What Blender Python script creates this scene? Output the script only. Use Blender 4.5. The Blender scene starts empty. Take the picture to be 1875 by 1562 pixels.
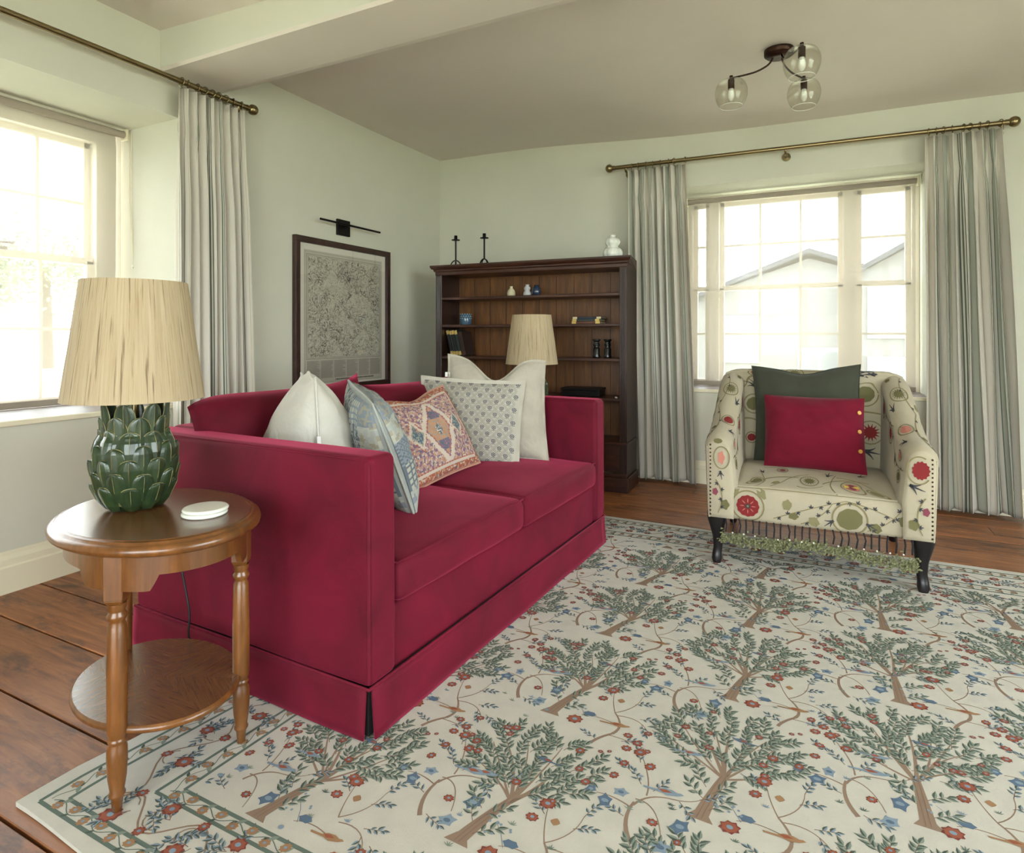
import bpy, math, random
from math import sin, cos, pi, radians as R, sqrt, atan2, hypot, exp
from mathutils import Vector, Matrix, noise
# ---------------------------------------------------------------- camera, world, exposure
scene = bpy.context.scene
COL = scene.collection
cam_data = bpy.data.cameras.new('camera')
cam = bpy.data.objects.new('camera', cam_data); COL.objects.link(cam)
cam.location = (0, 0, 1.05)
cam.rotation_euler = (R(90), 0, R(26.7))
cam_data.sensor_width = 36; cam_data.lens = 36 * 1120 / 1875
cam_data.shift_y = -(781 - 615) / 1875
cam_data.clip_start = 0.02
scene.camera = cam
world = bpy.data.worlds.new('overcast_sky'); scene.world = world
world.use_nodes = True
wn = world.node_tree.nodes; wl = world.node_tree.links
bg = wn['Background']
bg.inputs[0].default_value = (0.965, 0.97, 1.0, 1)
bg.inputs[1].default_value = 9.0
scene.view_settings.view_transform = 'Standard'
scene.view_settings.look = 'None'
scene.view_settings.gamma = 1
scene.view_settings.exposure = 0.8
scene.view_settings.use_curve_mapping = False
scene.cycles.max_bounces = 10; scene.cycles.diffuse_bounces = 6
scene.cycles.transparent_max_bounces = 16

def portal(name, loc, rot, sx, sy):
    l = bpy.data.lights.new(name, 'AREA'); l.shape = 'RECTANGLE'; l.size = sx; l.size_y = sy
    l.cycles.is_portal = True
    o = bpy.data.objects.new(name, l); o.location = loc; o.rotation_euler = rot; COL.objects.link(o)
portal('daylight_left', (-3.62, 1.2, 1.42), (0, R(-90), 0), 1.7, 2.0)
portal('daylight_back', (-0.17, 5.0, 1.4), (R(-90), 0, 0), 1.8, 1.7)
portal('fill_daylight_rear', (0.4, -2.9, 1.22), (R(90), 0, 0), 3.8, 2.3)  # portal for the unseen rear window that fills the room
portal('fill_daylight_right', (3.2, 1.0, 1.32), (0, R(90), 0), 2.1, 2.8)  # portal for the added window in the unseen right wall

# ---------------------------------------------------------------- helpers
def lin(c):
    return tuple((x/12.92 if x <= .04045 else ((x+.055)/1.055)**2.4) for x in [v/255 for v in c])
def tag(o, label=None, cat=None, group=None, kind=None):
    if label: o['label'] = label
    if cat: o['category'] = cat
    if group: o['group'] = group
    if kind: o['kind'] = kind
    return o
def empty(name, loc=(0,0,0), rz=0, label=None, cat=None, group=None):
    o = bpy.data.objects.new(name, None); COL.objects.link(o)
    o.empty_display_size = .05
    o.location = loc; o.rotation_euler = (0, 0, rz)
    return tag(o, label, cat, group)
def children(o): return [c for c in bpy.data.objects if c.parent == o]
def copy_tree(o, parent=None):
    c = o.copy(); COL.objects.link(c); c.parent = parent
    for ch in children(o): copy_tree(ch, c)
    return c

class MB:
    def __init__(s): s.v = []; s.f = []; s.m = []; s.uv = []; s.mats = []; s.sm = []
    def mi(s, mat):
        if mat is None: return 0
        if mat not in s.mats: s.mats.append(mat)
        return s.mats.index(mat)
    def add(s, vs, fs, mat=None, uvs=None, smooth=False):
        b = len(s.v); s.v.extend([tuple(p) for p in vs]); k = s.mi(mat)
        for i, f in enumerate(fs):
            s.f.append([b+j for j in f]); s.m.append(k); s.sm.append(smooth)
            s.uv.append(None if uvs is None else [uvs[j] for j in f])
    def box(s, x0, y0, z0, x1, y1, z1, mat=None):
        vs = [(x,y,z) for z in (z0,z1) for y in (y0,y1) for x in (x0,x1)]
        s.add(vs, [(0,2,3,1),(4,5,7,6),(0,1,5,4),(2,6,7,3),(0,4,6,2),(1,3,7,5)], mat)
    def grid(s, fn, nu, nv, mat=None, close_u=False, close_v=False, smooth=True, uvfn=None, flip=False):
        vs = []; uv = []
        for j in range(nv+1):
            for i in range(nu+1):
                u = i/nu; v = j/nv
                vs.append(fn(u, v)); uv.append(uvfn(u, v) if uvfn else (u, v))
        fs = []
        for j in range(nv):
            for i in range(nu):
                a = j*(nu+1)+i; q = (a, a+1, a+nu+2, a+nu+1)
                fs.append(q[::-1] if flip else q)
        s.add(vs, fs, mat, uv, smooth)
    def lathe(s, prof, n=32, c=(0,0,0), mat=None, smooth=True, caps=True):
        vs = []; uv = []
        for k in range(n):
            a = 2*pi*k/n
            for (r, z) in prof: vs.append((c[0]+r*cos(a), c[1]+r*sin(a), c[2]+z)); uv.append((k/n, z))
        m = len(prof); fs = []
        for k in range(n):
            k2 = (k+1) % n
            for i in range(m-1): fs.append((k*m+i, k2*m+i, k2*m+i+1, k*m+i+1))
        s.add(vs, fs, mat, uv, smooth)
        if caps:
            for idx, rev in ((0, True), (m-1, False)):
                if prof[idx][0] > 1e-5:
                    f = [(c[0]+prof[idx][0]*cos(2*pi*k/n), c[1]+prof[idx][0]*sin(2*pi*k/n), c[2]+prof[idx][1]) for k in range(n)]
                    s.add(f, [list(range(n))[::-1] if rev else list(range(n))], mat)
    def tube(s, pts, r, n=10, mat=None, closed=False, caps=True):
        pts = [Vector(p) for p in pts]; m = len(pts)
        rad = r if isinstance(r, (list, tuple)) else [r]*m
        vs = []; prev = None
        for i in range(m):
            if closed: t = pts[(i+1) % m]-pts[i-1]
            else: t = pts[min(i+1, m-1)]-pts[max(i-1, 0)]
            t.normalize()
            if prev is None:
                a = Vector((0,0,1)) if abs(t.z) < .9 else Vector((1,0,0))
                nrm = t.cross(a).normalized()
            else:
                nrm = (prev - t*prev.dot(t)).normalized()
            prev = nrm; b = t.cross(nrm)
            for k in range(n):
                a = 2*pi*k/n; vs.append(pts[i]+(nrm*cos(a)+b*sin(a))*rad[i])
        fs = []
        for i in range(m if closed else m-1):
            i2 = (i+1) % m
            for k in range(n):
                k2 = (k+1) % n; fs.append((i*n+k, i*n+k2, i2*n+k2, i2*n+k))
        s.add(vs, fs, mat, None, True)
        if caps and not closed:
            s.add(vs[:n], [list(range(n))[::-1]], mat); s.add(vs[-n:], [list(range(n))], mat)
    def sphere(s, c, r, n=16, mat=None, sz=1.0):
        m = n//2
        prof = [(max(1e-6, r*sin(pi*i/m)), -r*sz*cos(pi*i/m)) for i in range(m+1)]
        s.lathe(prof, n, c, mat, caps=False)
    def prism(s, poly, z0, z1, mat=None, axis='z'):
        n = len(poly)
        def mk(p, z): return (p[0], p[1], z) if axis == 'z' else ((p[0], z, p[1]) if axis == 'y' else (z, p[0], p[1]))
        vs = [mk(p, z0) for p in poly]+[mk(p, z1) for p in poly]
        fs = [list(range(n))[::-1], list(range(n, 2*n))]+[(i, (i+1) % n, n+(i+1) % n, n+i) for i in range(n)]
        s.add(vs, fs, mat)
    def build(s, name, mat=None, parent=None, loc=None, bevel=0, seg=2, weld=False, sub=0, autosm=None):
        me = bpy.data.meshes.new(name)
        me.from_pydata(s.v, [], s.f)
        mats = s.mats if s.mats else [mat]
        for m in mats: me.materials.append(m)
        me.polygons.foreach_set('material_index', s.m)
        me.polygons.foreach_set('use_smooth', s.sm)
        if any(u is not None for u in s.uv):
            l = me.uv_layers.new(name='UVMap'); data = []
            for f, u in zip(s.f, s.uv):
                for k in range(len(f)): data.extend(u[k] if u else (0, 0))
            l.data.foreach_set('uv', data)
        if weld:
            import bmesh
            bm = bmesh.new(); bm.from_mesh(me); bmesh.ops.remove_doubles(bm, verts=bm.verts, dist=1e-4)
            bmesh.ops.recalc_face_normals(bm, faces=bm.faces)
            bm.to_mesh(me); bm.free()
        me.update()
        o = bpy.data.objects.new(name, me); COL.objects.link(o)
        if parent is not None: o.parent = parent
        if loc is not None: o.location = loc
        if bevel:
            b = o.modifiers.new('bevel', 'BEVEL'); b.width = bevel; b.segments = seg; b.limit_method = 'ANGLE'; b.angle_limit = R(40)
        if sub:
            q = o.modifiers.new('sub', 'SUBSURF'); q.levels = sub; q.render_levels = sub
        return o

# ---------------------------------------------------------------- materials
def newmat(name):
    m = bpy.data.materials.new(name); m.use_nodes = True
    return m, m.node_tree.nodes, m.node_tree.links, m.node_tree.nodes['Principled BSDF']
def N(nt, t, **kw):
    n = nt.new(t)
    for k, v in kw.items():
        if k in n.inputs: n.inputs[k].default_value = v
        else: setattr(n, k, v)
    return n
def rampnode(ns, stops, interp='LINEAR'):
    r = ns.new('ShaderNodeValToRGB'); e = r.color_ramp; e.interpolation = interp
    while len(e.elements) < len(stops): e.elements.new(.5)
    for i, (p, c) in enumerate(stops):
        e.elements[i].position = p; e.elements[i].color = (*lin(c), 1)
    return r
def mat(name, col, rough=.6, metal=0, var=.0, scale=8, bump=0, bscale=60, sheen=0, spec=.5, stretch=None, coat=0, col2=None, bdist=.002, sheen_tint=None, sheen_rough=.3):
    m, ns, ls, b = newmat(name)
    b.inputs['Base Color'].default_value = (*lin(col), 1)
    b.inputs['Roughness'].default_value = rough; b.inputs['Metallic'].default_value = metal
    b.inputs['Specular IOR Level'].default_value = spec
    if sheen:
        b.inputs['Sheen Weight'].default_value = sheen; b.inputs['Sheen Roughness'].default_value = sheen_rough
        if sheen_tint: b.inputs['Sheen Tint'].default_value = (*lin(sheen_tint), 1)
    if coat: b.inputs['Coat Weight'].default_value = coat; b.inputs['Coat Roughness'].default_value = .15
    tc = ns.new('ShaderNodeTexCoord'); src = tc.outputs['Object']
    if stretch:
        mp = ns.new('ShaderNodeMapping'); mp.inputs['Scale'].default_value = stretch; ls.new(src, mp.inputs[0]); src = mp.outputs[0]
    if var or col2:
        nz = N(ns, 'ShaderNodeTexNoise', Scale=scale, Detail=5.0, Roughness=.6); ls.new(src, nz.inputs['Vector'])
        c2 = col2 or tuple(max(0, v*(1-var)) for v in col)
        rp = rampnode(ns, [(.3, c2), (.7, col)]); ls.new(nz.outputs[0], rp.inputs[0]); ls.new(rp.outputs[0], b.inputs['Base Color'])
    if bump:
        nb = N(ns, 'ShaderNodeTexNoise', Scale=bscale, Detail=4.0); ls.new(src, nb.inputs['Vector'])
        bp = N(ns, 'ShaderNodeBump', Strength=bump, Distance=bdist); ls.new(nb.outputs[0], bp.inputs['Height']); ls.new(bp.outputs[0], b.inputs['Normal'])
    return m
def fabric(name, col, var=.08, weave=900, bump=.35, sheen=.15, rough=.9, scale=6, trans=0):
    m, ns, ls, b = newmat(name)
    b.inputs['Roughness'].default_value = rough; b.inputs['Specular IOR Level'].default_value = .2
    b.inputs['Sheen Weight'].default_value = sheen
    tc = ns.new('ShaderNodeTexCoord')
    nz = N(ns, 'ShaderNodeTexNoise', Scale=scale, Detail=6.0, Roughness=.65); ls.new(tc.outputs['Object'], nz.inputs['Vector'])
    rp = rampnode(ns, [(.3, tuple(v*(1-var) for v in col)), (.7, col)]); ls.new(nz.outputs[0], rp.inputs[0])
    ls.new(rp.outputs[0], b.inputs['Base Color'])
    nb = N(ns, 'ShaderNodeTexNoise', Scale=weave, Detail=2.0); ls.new(tc.outputs['Object'], nb.inputs['Vector'])
    bp = N(ns, 'ShaderNodeBump', Strength=bump, Distance=.001); ls.new(nb.outputs[0], bp.inputs['Height']); ls.new(bp.outputs[0], b.inputs['Normal'])
    return m
def glassmat(name, tint=(245,250,250), refl=.12, rough=0.0, edge=.5):
    m, ns, ls, b = newmat(name); ns.remove(b)
    out = [n for n in ns if n.type == 'OUTPUT_MATERIAL'][0]
    t = ns.new('ShaderNodeBsdfTransparent'); t.inputs[0].default_value = (*lin(tint), 1)
    g = N(ns, 'ShaderNodeBsdfGlossy', Roughness=rough)
    fr = N(ns, 'ShaderNodeLayerWeight', Blend=edge)
    mu = N(ns, 'ShaderNodeMath', operation='MULTIPLY_ADD'); mu.inputs[1].default_value = .75; mu.inputs[2].default_value = refl*.25
    pw = N(ns, 'ShaderNodeMath', operation='POWER'); pw.inputs[1].default_value = 2.5
    ls.new(fr.outputs['Facing'], pw.inputs[0]); ls.new(pw.outputs[0], mu.inputs[0])
    mx = ns.new('ShaderNodeMixShader'); ls.new(mu.outputs[0], mx.inputs[0]); ls.new(t.outputs[0], mx.inputs[1]); ls.new(g.outputs[0], mx.inputs[2])
    ls.new(mx.outputs[0], out.inputs[0])
    return m
def woodmat(name, c1, c2, scale=1.0, rough=.35, vec=(1.2, 14, 14), coat=0, use_uv=False, bump=.1, mid=None):
    m, ns, ls, b = newmat(name)
    tc = ns.new('ShaderNodeTexCoord'); mp = ns.new('ShaderNodeMapping'); mp.inputs['Scale'].default_value = tuple(v*scale for v in vec)
    ls.new(tc.outputs['UV' if use_uv else 'Object'], mp.inputs[0])
    n1 = N(ns, 'ShaderNodeTexNoise', Scale=3.0, Detail=8.0, Roughness=.6, Distortion=.6); ls.new(mp.outputs[0], n1.inputs['Vector'])
    st = [(.3, c1), (.72, c2)] if not mid else [(.28, c1), (.5, mid), (.72, c2)]
    rp = rampnode(ns, st); ls.new(n1.outputs[0], rp.inputs[0]); ls.new(rp.outputs[0], b.inputs['Base Color'])
    b.inputs['Roughness'].default_value = rough
    if coat: b.inputs['Coat Weight'].default_value = coat; b.inputs['Coat Roughness'].default_value = .2
    bp = N(ns, 'ShaderNodeBump', Strength=bump, Distance=.001); ls.new(n1.outputs[0], bp.inputs['Height']); ls.new(bp.outputs[0], b.inputs['Normal'])
    return m

M = {}
M['wall'] = mat('sage_wall_paint', (202,200,185), .85, var=.03, scale=2, bump=.12, bscale=220, bdist=.001)
M['ceil'] = mat('ceiling_paint', (222,213,203), .9, var=.03, scale=1.5, bump=.1, bscale=30)
M['beam'] = mat('beam_paint', (206,205,192), .85, bump=.1, bscale=25)
M['trim'] = mat('cream_trim_paint', (222,214,188), .5, bump=.05, bscale=40)
M['frame_paint'] = mat('window_frame_paint', (236,228,214), .5)
M['brass'] = mat('antique_brass', (142,126,92), .28, 1)
M['black'] = mat('black_metal', (22,18,17), .45, .6)
M['bronze'] = mat('bronze_metal', (58,38,30), .4, .8)
M['glass'] = glassmat('clear_glass')
M['shade_glass'] = glassmat('lamp_glass', (250,250,247), .12, .02, .3)
M['white'] = mat('white_ceramic', (222,224,214), .15)
M['bulb'] = mat('frosted_bulb', (225,225,220), .3)

def velvet():
    m, ns, ls, b = newmat('red_velvet')
    tc = ns.new('ShaderNodeTexCoord')
    n1 = N(ns, 'ShaderNodeTexNoise', Scale=5.0, Detail=3.0, Distortion=.8); ls.new(tc.outputs['Object'], n1.inputs['Vector'])
    rp = rampnode(ns, [(.30, (82,7,27)), (.70, (104,11,36))]); ls.new(n1.outputs[0], rp.inputs[0]); ls.new(rp.outputs[0], b.inputs['Base Color'])
    b.inputs['Roughness'].default_value = .75; b.inputs['Specular IOR Level'].default_value = .2
    b.inputs['Sheen Weight'].default_value = .55; b.inputs['Sheen Roughness'].default_value = .36
    b.inputs['Sheen Tint'].default_value = (*lin((225,85,120)), 1)
    n2 = N(ns, 'ShaderNodeTexNoise', Scale=500.0, Detail=2.0); ls.new(tc.outputs['Object'], n2.inputs['Vector'])
    bp = N(ns, 'ShaderNodeBump', Strength=.35, Distance=.0012); ls.new(n2.outputs[0], bp.inputs['Height']); ls.new(bp.outputs[0], b.inputs['Normal'])
    return m
M['velvet'] = velvet()
M['velvet_seam'] = mat('red_piping', (92,8,27), .8, sheen=.3)

def curtain_mat(name, plain):
    m, ns, ls, b = newmat(name)
    tc = ns.new('ShaderNodeTexCoord'); sx = ns.new('ShaderNodeSeparateXYZ'); ls.new(tc.outputs['UV'], sx.inputs[0])
    fr = N(ns, 'ShaderNodeMath', operation='FRACT'); ls.new(sx.outputs[0], fr.inputs[0])
    cream = (216,210,199); g = (104,116,102); pale = cream if plain else (174,176,162); tan = (196,188,160)
    st = [(0, cream), (.30, g), (.325, cream), (.35, g), (.375, cream), (.40, g), (.425, cream), (.60, cream if plain else g), (.612, pale), (.80, g), (.812, cream), (.90, tan), (.915, cream)]
    rp = rampnode(ns, st, 'CONSTANT'); ls.new(fr.outputs[0], rp.inputs[0])
    ls.new(rp.outputs[0], b.inputs['Base Color'])
    b.inputs['Roughness'].default_value = .9; b.inputs['Specular IOR Level'].default_value = .15
    nb = N(ns, 'ShaderNodeTexNoise', Scale=700.0); ls.new(tc.outputs['Object'], nb.inputs['Vector'])
    bp = N(ns, 'ShaderNodeBump', Strength=.3, Distance=.001); ls.new(nb.outputs[0], bp.inputs['Height']); ls.new(bp.outputs[0], b.inputs['Normal'])
    tr = ns.new('ShaderNodeBsdfTranslucent'); ls.new(rp.outputs[0], tr.inputs[0])
    mx = ns.new('ShaderNodeMixShader'); mx.inputs[0].default_value = .18
    out = [n for n in ns if n.type == 'OUTPUT_MATERIAL'][0]
    ls.new(b.outputs[0], mx.inputs[1]); ls.new(tr.outputs[0], mx.inputs[2]); ls.new(mx.outputs[0], out.inputs[0])
    return m
M['curtain'] = curtain_mat('striped_curtain_cloth', False); M['curtain_plain'] = curtain_mat('thin_striped_curtain_cloth', True)
def blind_mat():
    m, ns, ls, b = newmat('sheer_blind_fabric')
    out = [n for n in ns if n.type == 'OUTPUT_MATERIAL'][0]; ns.remove(b)
    tr = ns.new('ShaderNodeBsdfTranslucent'); tr.inputs[0].default_value = (*lin((250,238,220)), 1)
    df = ns.new('ShaderNodeBsdfDiffuse'); df.inputs[0].default_value = (*lin((178,170,160)), 1)
    tp = ns.new('ShaderNodeBsdfTransparent')
    a = ns.new('ShaderNodeMixShader'); a.inputs[0].default_value = .07; ls.new(df.outputs[0], a.inputs[1]); ls.new(tr.outputs[0], a.inputs[2])
    c = ns.new('ShaderNodeMixShader'); c.inputs[0].default_value = .42; ls.new(a.outputs[0], c.inputs[1]); ls.new(tp.outputs[0], c.inputs[2])
    ls.new(c.outputs[0], out.inputs[0])
    return m
M['blind'] = blind_mat()
M['blind_solid'] = mat('blind_tape', (150,138,125), .8)

# ---------------------------------------------------------------- the room
XL, YB, XR, YR = -2.97, 4.5, 2.9, -2.6
def ceil_z(x, y): return 2.585-.026*(x-XL)+.010*sin(x*2.1+y*1.3)-.03*exp(-((YB-y)/.22)**2)*(1/(1+exp(-(x+1.6)*4)))
def floor_mat(name='old_floorboards'):
    m, ns, ls, b = newmat(name)
    tc = ns.new('ShaderNodeTexCoord'); geo = ns.new('ShaderNodeNewGeometry')
    off = N(ns, 'ShaderNodeVectorMath', operation='MULTIPLY_ADD')
    cb = ns.new('ShaderNodeCombineXYZ'); ls.new(geo.outputs['Random Per Island'], cb.inputs[0]); ls.new(geo.outputs['Random Per Island'], cb.inputs[1])
    ls.new(cb.outputs[0], off.inputs[0]); off.inputs[1].default_value = (37, 17, 0); ls.new(tc.outputs['Object'], off.inputs[2])
    mp = ns.new('ShaderNodeMapping'); mp.inputs['Scale'].default_value = (1.1, 12, 1); ls.new(off.outputs[0], mp.inputs[0])
    n1 = N(ns, 'ShaderNodeTexNoise', Scale=3.2, Detail=9.0, Roughness=.65, Distortion=.5); ls.new(mp.outputs[0], n1.inputs['Vector'])
    rp = rampnode(ns, [(.28, (100,58,33)), (.5, (142,88,51)), (.72, (170,112,68))]); ls.new(n1.outputs[0], rp.inputs[0])
    n2 = N(ns, 'ShaderNodeTexNoise', Scale=4.5, Detail=10.0, Roughness=.72, Distortion=.3)
    mp2 = ns.new('ShaderNodeMapping'); mp2.inputs['Scale'].default_value = (.8, 1.9, 1); ls.new(off.outputs[0], mp2.inputs[0]); ls.new(mp2.outputs[0], n2.inputs['Vector'])
    r2 = rampnode(ns, [(.50, (0,0,0)), (.64, (255,255,255))]); ls.new(n2.outputs[0], r2.inputs[0])
    f2 = N(ns, 'ShaderNodeMath', operation='MULTIPLY'); f2.inputs[1].default_value = .8; ls.new(r2.outputs[0], f2.inputs[0])
    mx = N(ns, 'ShaderNodeMix', data_type='RGBA'); ls.new(f2.outputs[0], mx.inputs[0]); ls.new(rp.outputs[0], mx.inputs[6]); mx.inputs[7].default_value = (*lin((62,42,38)), 1)
    hs = ns.new('ShaderNodeHueSaturation'); ls.new(mx.outputs[2], hs.inputs['Color'])
    mr = N(ns, 'ShaderNodeMapRange'); mr.inputs[3].default_value = .75; mr.inputs[4].default_value = 1.15; ls.new(geo.outputs['Random Per Island'], mr.inputs[0]); ls.new(mr.outputs[0], hs.inputs['Value'])
    ls.new(hs.outputs[0], b.inputs['Base Color'])
    b.inputs['Roughness'].default_value = .42
    bp = N(ns, 'ShaderNodeBump', Strength=.35, Distance=.002); ls.new(n1.outputs[0], bp.inputs['Height']); ls.new(bp.outputs[0], b.inputs['Normal'])
    return m
M['floor'] = floor_mat(); M['gap'] = mat('dark_gap', (14,10,9), .9)
rnd = random.Random(4)
f = MB(); y = YR-.1; edges = []
ys = [YR]
seams = [.69, .94, 1.19, 1.42, 1.66, 1.90, 2.15, 2.40, 2.66, 2.93, 3.18, 3.44, 3.70, 3.90, 4.02, 4.18, 4.34]
y = .69
pre = []
while y > YR: y -= .245; pre.append(y)
ys = sorted(pre)+seams+[YB+.02]
for a, b_ in zip(ys[:-1], ys[1:]):
    xs = [XL-.02]; x = XL + rnd.uniform(1.5, 4.5)
    while x < XR: xs.append(x); x += rnd.uniform(2.5, 4)
    xs.append(XR+.02)
    for x0, x1 in zip(xs[:-1], xs[1:]):
        g = .0035
        f.box(x0+.001, a+g, -.03, x1-.001, b_-g, 0, M['floor'])
f.box(XL-.02, YR-.02, -.06, XR+.02, YB+.02, -.022, M['gap'])
fo = f.build('floor', bevel=.002, seg=1); tag(fo, kind='structure')

def wall_with_hole(name, axis, pos, thick, a0, a1, z0, z1, holes, sign, mt):
    """axis 'x': wall plane at x=pos, runs along y; holes = [(a0,a1,z0,z1)]"""
    m = MB()
    p0, p1 = (pos, pos+sign*thick) if sign > 0 else (pos+sign*thick, pos)
    def bx(u0, u1, w0, w1):
        if u1-u0 < 1e-4 or w1-w0 < 1e-4: return
        if axis == 'x': m.box(p0, u0, w0, p1, u1, w1)
        else: m.box(u0, p0, w0, u1, p1, w1)
    cur = a0
    for (h0, h1, v0, v1) in sorted(holes):
        bx(cur, h0, z0, z1); bx(h0, h1, z0, v0); bx(h0, h1, v1, z1); cur = h1
    bx(cur, a1, z0, z1)
    o = m.build(name, mt, weld=False); tag(o, kind='structure'); return o
HL = (0.1, 2.06, .69, 2.18)      # left window hole (y0,y1,z0,z1)
HB = (-0.93, 0.60, .66, 2.12)    # back window hole
wall_with_hole('wall_left', 'x', XL, .62, YR, YB+.6, -.05, 2.75, [HL], -1, M['wall'])
wall_with_hole('wall_back', 'y', YB, .55, XL, XR+.5, -.05, 2.75, [HB], 1, M['wall'])
wall_with_hole('wall_right', 'x', XR, .3, YR, YB, -.05, 2.75, [(-.4, 2.4, .3, 2.35)], 1, M['wall'])  # opening added out of view to let fill light in
wall_with_hole('wall_rear', 'y', YR, .3, XL-.6, XR+.3, -.05, 2.75, [(-1.5, 2.3, .1, 2.35)], -1, M['wall'])  # opening behind the camera, enlarged for more fill light
c = MB()
c.grid(lambda u, v: (XL-.05+u*(XR-XL+.1), YR-.05+v*(YB-YR+.1), ceil_z(XL+u*(XR-XL), YR+v*(YB-YR))), 40, 48, flip=True)
c.grid(lambda u, v: (XL-.05+u*(XR-XL+.1), YR-.05+v*(YB-YR+.1), 2.72), 1, 1)
co = c.build('ceiling', M['ceil']); tag(co, kind='structure')
bm_ = MB()
y0b = 1.957
bm_.grid(lambda u, v: (XL-.02+u*(XR-XL+.04),) + [(y0b, 2.66), (y0b, 2.40), (y0b+.012, 2.388), (2.28, 2.392), (2.32, 2.40), (2.54, 2.66)][int(round(v*5))], 24, 5, smooth=False, flip=True)
bo = bm_.build('trim_1', M['beam'], weld=True)
bo.data.materials.append(M['ceil'])
for pl_ in bo.data.polygons:
    if abs(pl_.normal.z) > .3: pl_.material_index = 1; tag(bo, kind='structure')
# window boards, skirting
def base_prof(h=.155): return [(0, 0), (.018, 0), (.018, h*.62), (.012, h*.66), (.012, h*.8), (.006, h*.9), (.004, h), (0, h)]
m = MB(); m.prism([(XL-.001+d, z) for d, z in base_prof(.17)], YR, YB, axis='y')
mm = MB(); mm.add([(x, y, z) for (x, y, z) in m.v], m.f)
# prism axis 'y' maps (p0, z, p1) -> x=p0, y=extent, z=p1
tag(mm.build('baseboard_left', M['trim']), kind='structure')
m = MB(); m.prism([(YB+.001-d, z) for d, z in base_prof(.16)], XL, XR, axis='x')
tag(m.build('baseboard_back', M['trim']), kind='structure')
m = MB(); m.box(XL+.0, HL[0]-.04, HL[2]-.012, XL+.012, HL[1]+.04, HL[2]+.012);
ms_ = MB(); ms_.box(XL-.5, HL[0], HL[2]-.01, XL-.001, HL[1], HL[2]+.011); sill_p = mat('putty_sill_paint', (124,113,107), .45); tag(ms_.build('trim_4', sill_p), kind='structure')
tag(m.build('trim_2', M['trim'], bevel=.005, seg=3), kind='structure')
m = MB(); m.box(HB[0]-.03, YB-.012, HB[2]-.012, HB[1]+.03, YB+.0, HB[2]+.012);
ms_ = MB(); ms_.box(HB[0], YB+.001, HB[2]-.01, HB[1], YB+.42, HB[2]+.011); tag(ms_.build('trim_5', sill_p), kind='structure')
tag(m.build('trim_3', M['trim'], bevel=.005, seg=3), kind='structure')

# ---------------------------------------------------------------- windows
def window(name, a0, a1, z0, z1, tf, mullions, bars, rail, fr=.045, bar=.016):
    """tf(a, d, z) -> world; a along window, d depth outwards, z up. mullions=[(a,width)], bars = {(lo,hi): ([a...],[z...])}"""
    w = empty(name); w['kind'] = 'structure'
    def bx(m, A0, A1, Z0, Z1, d0, d1):
        vs = [tf(a, d, z) for z in (Z0, Z1) for d in (d0, d1) for a in (A0, A1)]
        m.add(vs, [(0,2,3,1),(4,5,7,6),(0,1,5,4),(2,6,7,3),(0,4,6,2),(1,3,7,5)])
    m = MB()
    bx(m, a0, a1, z0, z0+fr, 0, .10); bx(m, a0, a1, z1-fr, z1, 0, .10); bx(m, a0, a0+fr, z0+fr, z1-fr, 0, .10); bx(m, a1-fr, a1, z0+fr, z1-fr, 0, .10)
    for (a, wd) in mullions: bx(m, a-wd/2, a+wd/2, z0+fr, z1-fr, -.01, .11)
    m.build('window_frame', M['frame_paint'], w, bevel=.004, weld=True)
    xs = [a0+fr]; 
    for (a, wd) in mullions: xs += [a-wd/2, a+wd/2]
    xs.append(a1-fr)
    for k in range(0, len(xs), 2):
        A0, A1 = xs[k], xs[k+1]
        for (Z0, Z1, dd, which) in ((rail, z1-fr, .055, 0), (z0+fr, rail, .025, 1)):
            s = MB(); st = .032
            bx(s, A0, A1, Z0-(.018 if which == 0 else 0), Z0+(.018 if which == 0 else .035), dd, dd+.035)
            bx(s, A0, A1, Z1-(.03 if which == 0 else .018), Z1+(0 if which == 0 else .018), dd, dd+.035)
            bx(s, A0, A0+st, Z0, Z1, dd, dd+.035); bx(s, A1-st, A1, Z0, Z1, dd, dd+.035)
            va, hz = bars[k//2]
            for a in va: bx(s, a-bar/2, a+bar/2, Z0+.01, Z1-.01, dd+.006, dd+.03)
            for z in hz:
                if Z0 < z < Z1: bx(s, A0+.01, A1-.01, z-bar/2, z+bar/2, dd+.0061, dd+.0299)
            so = s.build('sash', M['frame_paint'], w, bevel=.002, seg=1)
            g = MB(); bx(g, A0+.015, A1-.015, Z0+.01, Z1-.01, dd+.016, dd+.02)
            g.build('pane', M['glass'], so)
    return w
tfL = lambda a, d, z: (XL-.48-d, a, z)
tfB = lambda a, d, z: (a, YB+.40+d, z)
wL = window('window_1', HL[0], 2.02, .605, 2.18, tfL, [], [([.98, 1.325, 1.675][:], [1.755, 1.085])], 1.447, fr=.1)
wB = window('window_2', HB[0], HB[1], .635, 2.12, tfB, [(-.725, .075), (.19, .085)], [([], [1.743, 1.065]), ([-.40, -.125], [1.743, 1.065]), ([], [1.743, 1.065])], 1.415, fr=.045)
m = MB(); lx, ly, lz = XL-.50, 1.50, 1.478   # sash fastener on the meeting rail
m.box(lx-.03, ly-.03, lz-.012, lx-.005, ly+.03, lz); m.tube([(lx-.015, ly, lz), (lx-.015, ly, lz+.02), (lx-.01, ly+.05, lz+.022)], .006); m.sphere((lx-.01, ly+.055, lz+.022), .009)
m.tube([(lx-.004, ly-.06+.06*cos(a), 1.425-.025*sin(a)) for a in [pi*k/10 for k in range(11)]], .003)
m.build('sash_catch', mat('catch_metal', (150,145,140), .4, .7), wL)
tfR = lambda a, d, z: (XR+.15+d, a, z)
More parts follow.
